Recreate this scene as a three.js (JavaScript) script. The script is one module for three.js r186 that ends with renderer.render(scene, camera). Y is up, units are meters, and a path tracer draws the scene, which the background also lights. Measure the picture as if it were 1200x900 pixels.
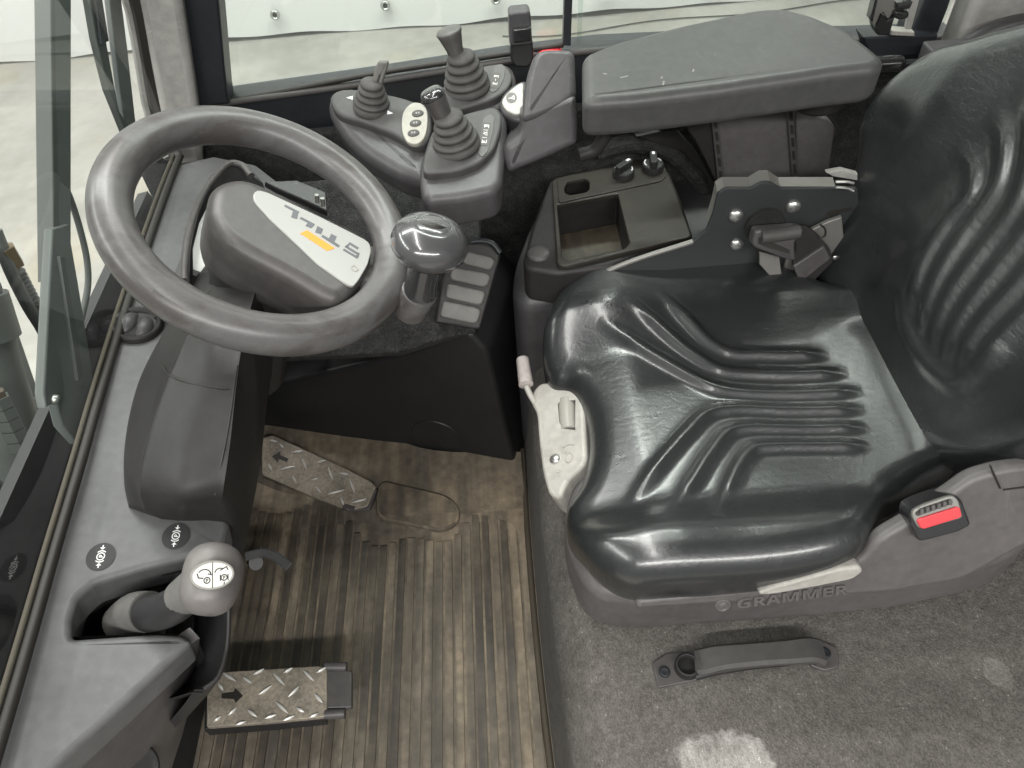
import * as THREE from 'three';
import { mergeGeometries } from 'three/addons/utils/BufferGeometryUtils.js';
import { FontLoader } from 'three/addons/loaders/FontLoader.js';
import { TextGeometry } from 'three/addons/geometries/TextGeometry.js';
import { RectAreaLightUniformsLib } from 'three/addons/lights/RectAreaLightUniformsLib.js';

// ------------------------------------------------------------------ camera, light, exposure
const scene = new THREE.Scene();
const PITCH = THREE.MathUtils.degToRad(48), ROLL = THREE.MathUtils.degToRad(4.6), EYE = new THREE.Vector3(0, 1.25, 0), FOCAL = 900;
const FW = new THREE.Vector3(0, -Math.sin(PITCH), -Math.cos(PITCH)), UP0 = new THREE.Vector3(0, Math.cos(PITCH), -Math.sin(PITCH)), RT0 = new THREE.Vector3(1, 0, 0);
const RT = RT0.clone().multiplyScalar(Math.cos(ROLL)).addScaledVector(UP0, -Math.sin(ROLL)), UPV = UP0.clone().multiplyScalar(Math.cos(ROLL)).addScaledVector(RT0, Math.sin(ROLL));
const camera = new THREE.PerspectiveCamera(2 * THREE.MathUtils.radToDeg(Math.atan(450 / FOCAL)), 4 / 3, 0.01, 60);
camera.position.copy(EYE);
camera.quaternion.setFromRotationMatrix(new THREE.Matrix4().makeBasis(RT, UPV, FW.clone().negate()));
camera.updateMatrixWorld(true);
const renderer = new THREE.WebGLRenderer({ antialias: true });
renderer.setSize(1024, 768);
renderer.toneMapping = THREE.LinearToneMapping;
renderer.toneMappingExposure = 1.0;
renderer.shadowMap.enabled = true;
RectAreaLightUniformsLib.init();
scene.background = new THREE.Color().setRGB(0.43, 0.43, 0.43);      // the evenly lit hall beyond what is built

// ------------------------------------------------------------------ helpers
const V = (x, y, z) => new THREE.Vector3(x, y, z);
const ray = (px, py) => FW.clone().addScaledVector(RT, (px - 600) / FOCAL).addScaledVector(UPV, (450 - py) / FOCAL);
const onPlane = (px, py, o, n) => { const d = ray(px, py); return EYE.clone().addScaledVector(d, o.clone().sub(EYE).dot(n) / d.dot(n)); };
const Y = (px, py, y) => onPlane(px, py, V(0, y, 0), V(0, 1, 0));
const Z = (px, py, z) => onPlane(px, py, V(0, 0, z), V(0, 0, 1));
const X = (px, py, x) => onPlane(px, py, V(x, 0, 0), V(1, 0, 0));
const ys = (pts, y) => pts.map(([a, b]) => Y(a, b, y));
const zs = (pts, z) => pts.map(([a, b]) => Z(a, b, z));
const ps = (pts, o, n) => pts.map(([a, b]) => onPlane(a, b, o, n));
const crop = (pts, ox, oy, s) => pts.map(([a, b]) => [ox + a / s, oy + b / s]);
let seed = 7; const rnd = () => { seed = (seed * 1664525 + 1013904223) >>> 0; return seed / 4294967296; };
function frame(n) {
  const N = n.clone().normalize(), U = Math.abs(N.y) > 0.7 ? V(1, 0, 0) : V(0, 1, 0).cross(N);
  U.addScaledVector(N, -U.dot(N)).normalize();
  return { N, U, W: N.clone().cross(U) };
}
function newell(p) {
  const n = V(0, 0, 0);
  p.forEach((a, i) => { const b = p[(i + 1) % p.length]; n.x += (a.y - b.y) * (a.z + b.z); n.y += (a.z - b.z) * (a.x + b.x); n.z += (a.x - b.x) * (a.y + b.y); });
  n.normalize(); if (n.dot(EYE.clone().sub(p[0])) < 0) n.negate();
  return n;
}
function round2(p, r, seg = 5) {                      // fillets the corners of a 2-D polygon
  if (!r) return p;
  const out = [];
  p.forEach((b, i) => {
    const a = p[(i + p.length - 1) % p.length], c = p[(i + 1) % p.length], la = a.distanceTo(b), lc = c.distanceTo(b);
    const k = Math.min(r, la * 0.48, lc * 0.48), s = b.clone().lerp(a, k / la), e = b.clone().lerp(c, k / lc);
    for (let j = 0; j <= seg; j++) { const t = j / seg; out.push(s.clone().multiplyScalar((1 - t) ** 2).addScaledVector(b, 2 * t * (1 - t)).addScaledVector(e, t * t)); }
  });
  return out;
}
function smooth2(p, k = 8) { return new THREE.CatmullRomCurve3(p.map((q) => V(q.x, q.y, 0)), true, 'centripetal').getPoints(p.length * k).slice(0, -1).map((q) => new THREE.Vector2(q.x, q.y)); }
// a slab whose outer face carries the outline pts, built back along the normal; uv in metres
function plate(pts, o = {}) {
  const { N, U, W } = frame(o.n ?? newell(pts)), at = pts.reduce((s, p) => s + p.dot(N), 0) / pts.length + (o.lift ?? 0), bev = o.bevel ?? 0, depth = o.depth ?? 0.01;
  const flat = (q) => { let a = q.map((p) => new THREE.Vector2(p.dot(U), p.dot(W))); if (o.smooth) a = smooth2(a, o.smooth); else a = round2(a, o.r ?? 0, o.rseg); return a; };
  const sh = new THREE.Shape(flat(pts));
  for (const h of o.holes ?? []) sh.holes.push(new THREE.Path(round2(h.map((p) => new THREE.Vector2(p.dot(U), p.dot(W))), o.hr ?? 0.004)));
  let g = new THREE.ExtrudeGeometry(sh, { depth: Math.max(depth - 2 * bev, 1e-5), bevelEnabled: bev > 0, bevelThickness: bev, bevelSize: bev, bevelOffset: -bev, bevelSegments: o.bseg ?? (bev > 0.006 ? 6 : 3), curveSegments: 8 });
  g.translate(0, 0, at - Math.max(depth - 2 * bev, 1e-5) - bev);
  g.applyMatrix4(new THREE.Matrix4().makeBasis(U, W, N));
  return toCreasedNormals(g, o.crease ?? 0.7, N);
}
function boxUV(g) {                                    // uv in metres from the face's main direction
  g = g.index ? g.toNonIndexed() : g;
  const p = g.attributes.position, uv = new Float32Array(p.count * 2), a = V(), b = V(), c = V(), n = V();
  for (let i = 0; i < p.count; i += 3) {
    a.fromBufferAttribute(p, i); b.fromBufferAttribute(p, i + 1); c.fromBufferAttribute(p, i + 2);
    n.copy(b).sub(a).cross(c.clone().sub(a));
    const x = Math.abs(n.x), y = Math.abs(n.y), z = Math.abs(n.z);
    [a, b, c].forEach((q, k) => { const [s, t] = y >= x && y >= z ? [q.x, q.z] : x >= z ? [q.z, q.y] : [q.x, q.y]; uv[2 * (i + k)] = s; uv[2 * (i + k) + 1] = t; });
  }
  g.setAttribute('uv', new THREE.BufferAttribute(uv, 2));
  return g;
}
function loft(rings, o = {}) {                         // rings of equal length, closed round unless o.open
  const m = rings[0].length, pos = [], idx = [];
  rings.forEach((r) => r.forEach((p) => pos.push(p.x, p.y, p.z)));
  for (let i = 0; i + 1 < rings.length; i++) for (let j = 0; j < (o.open ? m - 1 : m); j++) {
    const k = (j + 1) % m, a = i * m + j, b = i * m + k, c = a + m, d = b + m;
    idx.push(a, b, c, b, d, c);
  }
  if (!o.nocap && !o.open) for (const [i, f] of [[0, 1], [rings.length - 1, 0]]) {
    const c = rings[i].reduce((s, p) => s.add(p), V()).multiplyScalar(1 / m), at = pos.length / 3;
    pos.push(c.x, c.y, c.z);
    for (let j = 0; j < m; j++) { const a = i * m + j, b = i * m + (j + 1) % m; f ? idx.push(at, b, a) : idx.push(at, a, b); }
  }
  let g = new THREE.BufferGeometry();
  g.setAttribute('position', new THREE.Float32BufferAttribute(pos, 3)); g.setIndex(idx);
  if (o.flip) { const q = g.index.array; for (let i = 0; i < q.length; i += 3) [q[i], q[i + 1]] = [q[i + 1], q[i]]; }
  g = toCreasedNormals(g, o.crease ?? 0.8);
  return boxUV(g);
}
// longs: lines that run along the body, each with the same number of points; smoothed both ways
function skin(longs, o = {}) {
  const nu = o.nu ?? 24, nv = o.nv ?? 48;
  const lines = longs.map((l) => new THREE.CatmullRomCurve3(l, false, 'centripetal').getPoints(nu));
  const rings = [];
  for (let i = 0; i <= nu; i++) { const c = new THREE.CatmullRomCurve3(lines.map((l) => l[i]), !o.open, 'catmullrom', o.tension ?? 0.5); rings.push(o.open ? c.getPoints(nv) : c.getPoints(nv).slice(0, -1)); }
  return loft(rings, o);
}
function sweep(pts, rad, o = {}) {                     // round tube along a smooth path, radius by function or number, closed ends
  const c = pts.length > 2 ? new THREE.CatmullRomCurve3(pts, !!o.closed, 'centripetal') : new THREE.LineCurve3(pts[0], pts[1]), n = o.n ?? 24, m = o.m ?? 14, fr = c.computeFrenetFrames(n, !!o.closed), rings = [];
  for (let i = 0; i <= n; i++) {
    const p = c.getPointAt(i / n), r = typeof rad === 'function' ? rad(i / n) : rad, ring = [];
    for (let j = 0; j < m; j++) { const a = j / m * 2 * Math.PI; ring.push(p.clone().addScaledVector(fr.normals[i], Math.cos(a) * r * (o.fx ?? 1)).addScaledVector(fr.binormals[i], Math.sin(a) * r * (o.fy ?? 1))); }
    rings.push(ring);
  }
  return loft(rings, { crease: o.crease ?? 1, nocap: o.closed });
}
function strap(pts, up, w, t, o = {}) {                // flat bar of width w, thickness t along pts; its flat face points up
  const c = pts.length > 2 ? new THREE.CatmullRomCurve3(pts, false, 'centripetal') : new THREE.LineCurve3(pts[0], pts[1]), n = o.n ?? 16, rings = [];
  for (let i = 0; i <= n; i++) {
    const p = c.getPointAt(i / n), T = c.getTangentAt(i / n), S = T.clone().cross(up).normalize(), N = S.clone().cross(T), ww = typeof w === 'function' ? w(i / n) : w, k = t * 0.3;
    rings.push([[-ww / 2, -t / 2 + k], [-ww / 2 + k, -t / 2], [ww / 2 - k, -t / 2], [ww / 2, -t / 2 + k], [ww / 2, t / 2 - k], [ww / 2 - k, t / 2], [-ww / 2 + k, t / 2], [-ww / 2, t / 2 - k]].map(([a, b]) => p.clone().addScaledVector(S, a).addScaledVector(N, b)));
  }
  return loft(rings, { crease: 0.5 });
}
function turned(profile, o, axis, seg = 40) {          // lathe profile [[r,h]...] standing at o along axis
  const g = new THREE.LatheGeometry(profile.map(([r, h]) => new THREE.Vector2(Math.max(r, 1e-5), h)), seg);
  g.applyQuaternion(new THREE.Quaternion().setFromUnitVectors(V(0, 1, 0), axis.clone().normalize())); g.translate(o.x, o.y, o.z);
  return g;
}
function block(o, u, w, n, sx, sy, sz, r = 0.002) {    // rounded bar centred at o: sx along u, sy along w, sz along n
  const h = [[-1, -1], [1, -1], [1, 1], [-1, 1]].map(([a, b]) => o.clone().addScaledVector(u, a * sx / 2).addScaledVector(w, b * sy / 2).addScaledVector(n, sz / 2));
  return plate(h, { n, depth: sz, bevel: Math.min(r, sz * 0.45), r: r * 1.5, rseg: 3, bseg: 2 });
}
const ring2 = (o, u, w, rx, ry, n = 32) => Array.from({ length: n }, (_, i) => o.clone().addScaledVector(u, Math.cos(i / n * 2 * Math.PI) * rx).addScaledVector(w, Math.sin(i / n * 2 * Math.PI) * ry));

// smooths edges below the crease angle; large faces keep their own direction (weighted by area)
function toCreasedNormals(g, angle, capN) {
  g = g.index ? g.toNonIndexed() : g;
  const p = g.attributes.position, n = p.count, fn = [], at = new Map(), a = V(), b = V(), c = V();
  for (let i = 0; i < n; i += 3) {
    a.fromBufferAttribute(p, i); b.fromBufferAttribute(p, i + 1); c.fromBufferAttribute(p, i + 2);
    const f = b.clone().sub(a).cross(c.clone().sub(a)); fn.push(f);
    for (let k = 0; k < 3; k++) { const q = [a, b, c][k], key = `${Math.round(q.x * 2e5)},${Math.round(q.y * 2e5)},${Math.round(q.z * 2e5)}`; if (!at.has(key)) at.set(key, []); at.get(key).push(i / 3); }
  }
  const unit = fn.map((f) => f.clone().normalize()), cs = Math.cos(angle), out = new Float32Array(n * 3);
  for (let i = 0; i < n; i++) {
    a.fromBufferAttribute(p, i); const key = `${Math.round(a.x * 2e5)},${Math.round(a.y * 2e5)},${Math.round(a.z * 2e5)}`, me = unit[(i / 3) | 0]; b.set(0, 0, 0);
    let cap = null;
    for (const f of at.get(key)) if (unit[f].dot(me) > cs) { b.add(fn[f]); if (capN && Math.abs(unit[f].dot(capN)) > 0.99995) cap = unit[f]; }
    if (cap) b.copy(cap);
    if (b.lengthSq() < 1e-24) b.copy(me); b.normalize(); out[3 * i] = b.x; out[3 * i + 1] = b.y; out[3 * i + 2] = b.z;
  }
  g.setAttribute('normal', new THREE.BufferAttribute(out, 3)); return g;
}
const caster = new THREE.Raycaster();
function snap(meshes, px, py, lift = 0) {              // the point of a built surface that lies in the direction of a photo pixel
  caster.set(EYE, ray(px, py).normalize()); for (const m of meshes) m.updateMatrixWorld(true);
  const h = caster.intersectObjects(meshes, false)[0]; return h ? h.point.clone().addScaledVector(h.face.normal.dot(caster.ray.direction) > 0 ? h.face.normal.clone().negate() : h.face.normal, lift) : null;
}

// ------------------------------------------------------------------ naming
const taken = {};
function numbered(n) { taken[n] = (taken[n] ?? -1) + 1; return taken[n] ? n + '_' + String(taken[n]).padStart(3, '0') : n; }
function thing(name, label, category, group, kind) {
  const g = new THREE.Group(); g.name = numbered(name); g.userData = { label, category };
  if (group) g.userData.group = group; if (kind) g.userData.kind = kind;
  scene.add(g); return g;
}
function part(name, g, m, parent, label) {
  const o = new THREE.Mesh(Array.isArray(g) ? mergeGeometries(g.map((q) => { const r = q.index ? q.toNonIndexed() : q; for (const k of Object.keys(r.attributes)) if (!['position', 'normal', 'uv'].includes(k)) r.deleteAttribute(k); return r; })) : g, m);
  o.name = name; o.castShadow = o.receiveShadow = true; if (label) o.userData.label = label;
  parent.add(o); return o;
}
function settle(g) {                                   // puts the group's own origin at the thing's base
  const b = new THREE.Box3().setFromObject(g), c = V((b.min.x + b.max.x) / 2, b.min.y, (b.min.z + b.max.z) / 2);
  g.children.forEach((k) => k.position.sub(c)); g.position.copy(c);
}

// ------------------------------------------------------------------ procedural textures
const H = (x, y, s) => { let h = Math.imul(x, 374761393) ^ Math.imul(y, 668265263) ^ Math.imul(s, 2246822519); h = Math.imul(h ^ (h >>> 13), 1274126177); return ((h ^ (h >>> 16)) >>> 0) / 4294967296; };
function vn(x, y, per, s) {
  const xi = Math.floor(x), yi = Math.floor(y), fx = x - xi, fy = y - yi, u = fx * fx * (3 - 2 * fx), v = fy * fy * (3 - 2 * fy), m = (k) => ((k % per) + per) % per;
  const a = H(m(xi), m(yi), s), b = H(m(xi + 1), m(yi), s), c = H(m(xi), m(yi + 1), s), d = H(m(xi + 1), m(yi + 1), s);
  return a + (b - a) * u + (c - a) * v + (a - b - c + d) * u * v;
}
const fbm = (u, v, f, oct, s) => { let t = 0, a = 0.5, n = 0; for (let i = 0; i < oct; i++) { t += a * vn(u * f, v * f, f, s + i); n += a; a *= 0.5; f *= 2; } return t / n; };
function tex(w, h, fn, o = {}) {
  const d = new Uint8Array(w * h * 4);
  for (let y = 0; y < h; y++) for (let x = 0; x < w; x++) { const c = fn((x + 0.5) / w, (y + 0.5) / h), i = 4 * (y * w + x); d[i] = c[0]; d[i + 1] = c[1]; d[i + 2] = c[2]; d[i + 3] = 255; }
  const t = new THREE.DataTexture(d, w, h); t.wrapS = t.wrapT = THREE.RepeatWrapping; t.magFilter = THREE.LinearFilter; t.minFilter = THREE.LinearMipmapLinearFilter; t.generateMipmaps = true;
  if (o.srgb) t.colorSpace = THREE.SRGBColorSpace;
  const r = o.metres ?? 1; t.repeat.set(1 / r, 1 / (o.metresV ?? r)); if (o.offset) t.offset.set(...o.offset);
  t.needsUpdate = true; return t;
}
const g1 = (k) => { k = Math.max(0, Math.min(255, k)); return [k, k, k]; };
const grain = tex(512, 512, (u, v) => g1(255 * (0.55 * vn(u * 170, v * 170, 170, 3) + 0.45 * vn(u * 90, v * 90, 90, 9))), { metres: 0.16 });
const leather = tex(512, 512, (u, v) => { const a = fbm(u, v, 36, 3, 21), w = Math.abs(fbm(u + 0.1 * a, v, 22, 3, 5) - 0.5); return g1(255 * (0.35 + 1.2 * w + 0.35 * (a - 0.5) + 0.16 * vn(u * 250, v * 250, 250, 4))); }, { metres: 0.22 });
const wear = tex(512, 512, (u, v) => g1(150 + 75 * (fbm(u, v, 6, 5, 31) - 0.5) + 50 * (vn(u * 256, v * 256, 256, 8) - 0.5) * 0.6 + (fbm(u, v, 40, 2, 77) > 0.73 ? 26 : 0)), { metres: 0.45 });
const dusty = tex(1024, 1024, (u, v) => { const n = fbm(u, v, 5, 6, 61), s = H(Math.floor(u * 1024), Math.floor(v * 1024), 5); const sc = Math.abs(fbm(u + 0.35 * v, v * 0.15, 24, 3, 66) - 0.5) < 0.0035 && fbm(u, v, 12, 2, 70) > 0.6 ? 22 : 0; return g1(218 + 52 * (n - 0.5) + 26 * (fbm(u, v, 90, 2, 12) - 0.5) + sc + (s > 0.9985 ? 40 : 0)); }, { srgb: true, metres: 0.7 });

const rimWear = tex(1024, 512, (u, v) => { const a = fbm(u, v, 6, 5, 501), b = fbm(u, v, 26, 4, 512), w = Math.max(0, Math.min(1, (a * 0.65 + b * 0.35 - 0.5) * 6 + 0.35)), k = 232 + 18 * (vn(u * 256, v * 256, 256, 8) - 0.5); return [k - 38 * w, k - 44 * w, k - 47 * w]; }, { srgb: true, metres: 0.5, metresV: 0.25 });
// ------------------------------------------------------------------ materials
const rgb = (r, g, b) => new THREE.Color().setRGB(r, g, b);
const mat = (c, rough, o = {}) => new THREE.MeshStandardMaterial({ color: rgb(...c), roughness: rough, ...o });
const plastic = (c, rough, bump = 0.00007) => new THREE.MeshPhysicalMaterial({ color: rgb(...c), roughness: rough, map: dusty, bumpMap: grain, bumpScale: bump, specularIntensity: 0.9 });
const M = {
  dash: plastic([0.150, 0.150, 0.152], 0.50),
  shroud: plastic([0.033, 0.031, 0.031], 0.50),
  column: plastic([0.095, 0.088, 0.087], 0.42),
  rim: plastic([0.128, 0.124, 0.124], 0.33, 0.00003),
  console: plastic([0.085, 0.082, 0.086], 0.42),
  consoleTop: plastic([0.085, 0.083, 0.083], 0.55),
  armrest: plastic([0.088, 0.088, 0.087], 0.42),
  black: plastic([0.026, 0.026, 0.027], 0.40),
  blackGloss: new THREE.MeshPhysicalMaterial({ color: rgb(0.022, 0.022, 0.023), roughness: 0.22, clearcoat: 0.6, clearcoatRoughness: 0.08 }),
  tray: plastic([0.042, 0.037, 0.030], 0.40),
  rubber: plastic([0.085, 0.080, 0.077], 0.62),
  bracket: mat([0.030, 0.032, 0.033], 0.45),
  metalGrey: mat([0.22, 0.215, 0.20], 0.42, { metalness: 0.35 }),
  steel: mat([0.55, 0.55, 0.53], 0.32, { metalness: 0.9 }),
  paleGrey: plastic([0.50, 0.48, 0.44], 0.55),
  white: mat([0.78, 0.78, 0.76], 0.4),
  badge: mat([0.33, 0.33, 0.315], 0.3),
  pan: plastic([0.135, 0.126, 0.125], 0.45),
  switchGrey: plastic([0.17, 0.165, 0.155], 0.55),
  whitePrint: mat([0.70, 0.70, 0.70], 0.5),
  orange: mat([0.80, 0.27, 0.02], 0.45),
  greyPrint: mat([0.11, 0.115, 0.125], 0.6),
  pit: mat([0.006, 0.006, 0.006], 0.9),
  red: new THREE.MeshPhysicalMaterial({ color: rgb(0.62, 0.045, 0.055), roughness: 0.35 }),
  frame: plastic([0.022, 0.025, 0.030], 0.38),
  pillar: plastic([0.46, 0.45, 0.425], 0.55),
  seal: mat([0.020, 0.018, 0.015], 0.55),
  sealBrown: mat([0.050, 0.040, 0.027], 0.7),
  mast: mat([0.068, 0.074, 0.069], 0.5),
  brass: mat([0.14, 0.11, 0.065], 0.5, { metalness: 0.4 }),
  glass: new THREE.MeshPhysicalMaterial({ color: rgb(0.90, 0.94, 0.92), roughness: 0.02, transmission: 1, thickness: 0, ior: 1.5 }),
  glassEdge: mat([0.10, 0.16, 0.14], 0.3),
  vinyl: new THREE.MeshPhysicalMaterial({ color: rgb(0.0185, 0.0200, 0.0208), roughness: 0.56, roughnessMap: wear, clearcoat: 0.75, clearcoatRoughness: 0.2, bumpMap: leather, bumpScale: 0.0005, specularIntensity: 1 }),
};

M.rim.map = rimWear; M.shroud.specularIntensity = 0.6; M.knob = plastic([0.022, 0.022, 0.022], 0.6);
// ------------------------------------------------------------------ hall: floor, tarpaulin, lamps
const HALL = -0.6, TARP = -4.40;
{
  const concrete = tex(1024, 1024, (u, v) => {
    const a = fbm(u, v, 4, 6, 3), b = fbm(u, v, 13, 4, 40), c = fbm(u, v, 60, 3, 90);
    const k = 205 + 46 * (a - 0.5) + 34 * (b - 0.5) + 18 * (c - 0.5), y = Math.max(0, fbm(u, v, 7, 3, 150) - 0.66) * 120;
    return [k, k - 2 - 0.25 * y, k - 7 - 0.7 * y].map((q) => Math.max(0, Math.min(255, q)));
  }, { srgb: true, metres: 3.1 });
  const m = new THREE.MeshStandardMaterial({ map: concrete, color: rgb(0.49, 0.485, 0.47), roughness: 0.62 });
  const g = new THREE.PlaneGeometry(16, 12).rotateX(-Math.PI / 2); g.attributes.uv.array.forEach((q, i, a) => { a[i] = q * (i % 2 ? 12 : 16); });
  const f = new THREE.Mesh(g, m); f.name = 'hall_floor'; f.position.set(0, HALL, -1); f.receiveShadow = true;
  f.userData = { kind: 'structure', label: 'pale stained concrete floor outside the cab windows', category: 'floor' }; scene.add(f);
}
{
  const t = thing('tarpaulin', 'white tarpaulin wall with a row of metal eyelets along its hem', 'tarpaulin');
  const w = 14, h = 4.2, nx = 280, ny = 60, g = new THREE.PlaneGeometry(w, h, nx, ny), p = g.attributes.position;
  for (let i = 0; i < p.count; i++) {
    const x = p.getX(i), y = p.getY(i);
    p.setZ(i, 0.03 * Math.sin(x * 2.1 + 0.4 * Math.sin(y * 2)) + 0.005 * Math.sin(x * 7.3 + y * 1.3) + 0.02 * (fbm((x + 7) / 14, (y + 3) / 14, 9, 3, 8) - 0.5));
    if (y < -h / 2 + 0.03) p.setY(i, y + 0.012 * Math.sin(x * 3.1) + 0.006 * Math.sin(x * 11));
  }
  g.computeVertexNormals(); g.translate(0, HALL + 0.02 + h / 2, TARP);
  const tarp = mat([0.60, 0.60, 0.585], 0.5, { side: THREE.DoubleSide });
  const s = part('sheet', g, tarp, t);
  // hem seam and eyelets
  for (let i = 0; i < 12; i++) {
    const q = Z(432 + 0 * i, 0, TARP); const x = -3.55 + 0.605 * i, c = V(x, HALL + 0.145, TARP + 0.045 + 0.035 * Math.sin(x * 2.1));
    const e = part('eyelet', turned([[0.026, -0.01], [0.026, 0.004], [0.021, 0.007], [0.013, 0.004], [0.013, -0.008]], c, V(0, 0, 1), 24), M.steel, t);
    part('hole', turned([[0, 0], [0.0135, 0], [0.0135, -0.004]], c.clone().add(V(0, 0, -0.001)), V(0, 0, 1), 20), M.mast, e);
  }
  settle(t);
  const c = thing('floor_cable', 'thin dark cable lying on the concrete along the tarpaulin', 'cable');
  const pts = []; for (let i = 0; i <= 40; i++) { const x = 0.1 + i * 0.06; pts.push(V(x, HALL + 0.008, TARP + 0.16 + 0.05 * Math.sin(x * 2.6) + 0.04 * Math.sin(x * 5.1))); }
  part('cable', sweep(pts, 0.0035, { n: 200, m: 7 }), M.mast, c); settle(c);
}
// strip lamps of the hall, outside the frame
const lampGlow = new THREE.MeshStandardMaterial({ color: rgb(0.8, 0.8, 0.8), emissive: rgb(1, 0.985, 0.95), emissiveIntensity: 8 });
function hallLamp(x, y, z, len, wid, turn, power, label) {
  const t = thing('ceiling_lamp', label, 'lamp', 'strip lamps of the hall');
  const c = V(x, y, z);
  const u = V(Math.cos(turn), 0, -Math.sin(turn)), w = V(Math.sin(turn), 0, Math.cos(turn));
  part('housing', block(c.clone().add(V(0, 0.05, 0)), u, w, V(0, 1, 0), len + 0.06, wid + 0.06, 0.08, 0.01), M.white, t);
  part('diffuser', block(c, u, w, V(0, 1, 0), len, wid, 0.014, 0.002), lampGlow, t);
  settle(t);
  const l = new THREE.RectAreaLight(rgb(1, 0.985, 0.95), power, len, wid);
  l.position.set(x, y - 0.012, z); l.rotation.set(-Math.PI / 2, 0, turn, 'YXZ'); l.rotation.order = 'YXZ'; l.rotation.set(-Math.PI / 2, turn, 0); l.castShadow = true;
  l.name = numbered('lamp_light'); scene.add(l);
}
hallLamp(0.2, 3.6, -2.5, 6.0, 0.24, 0, 66, 'long strip lamp above the gap between cab and tarpaulin');
hallLamp(-0.62, 3.6, -0.8, 0.12, 4.6, 0, 46, 'strip lamp running across above the windscreen end of the cab');
hallLamp(-3.6, 3.1, -0.9, 0.24, 4.6, 0, 50, 'strip lamp high in front of the forklift mast');
hallLamp(0.2, 2.9, 2.5, 5.0, 0.24, 0, 70, 'long strip lamp on the open door side');
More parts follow.
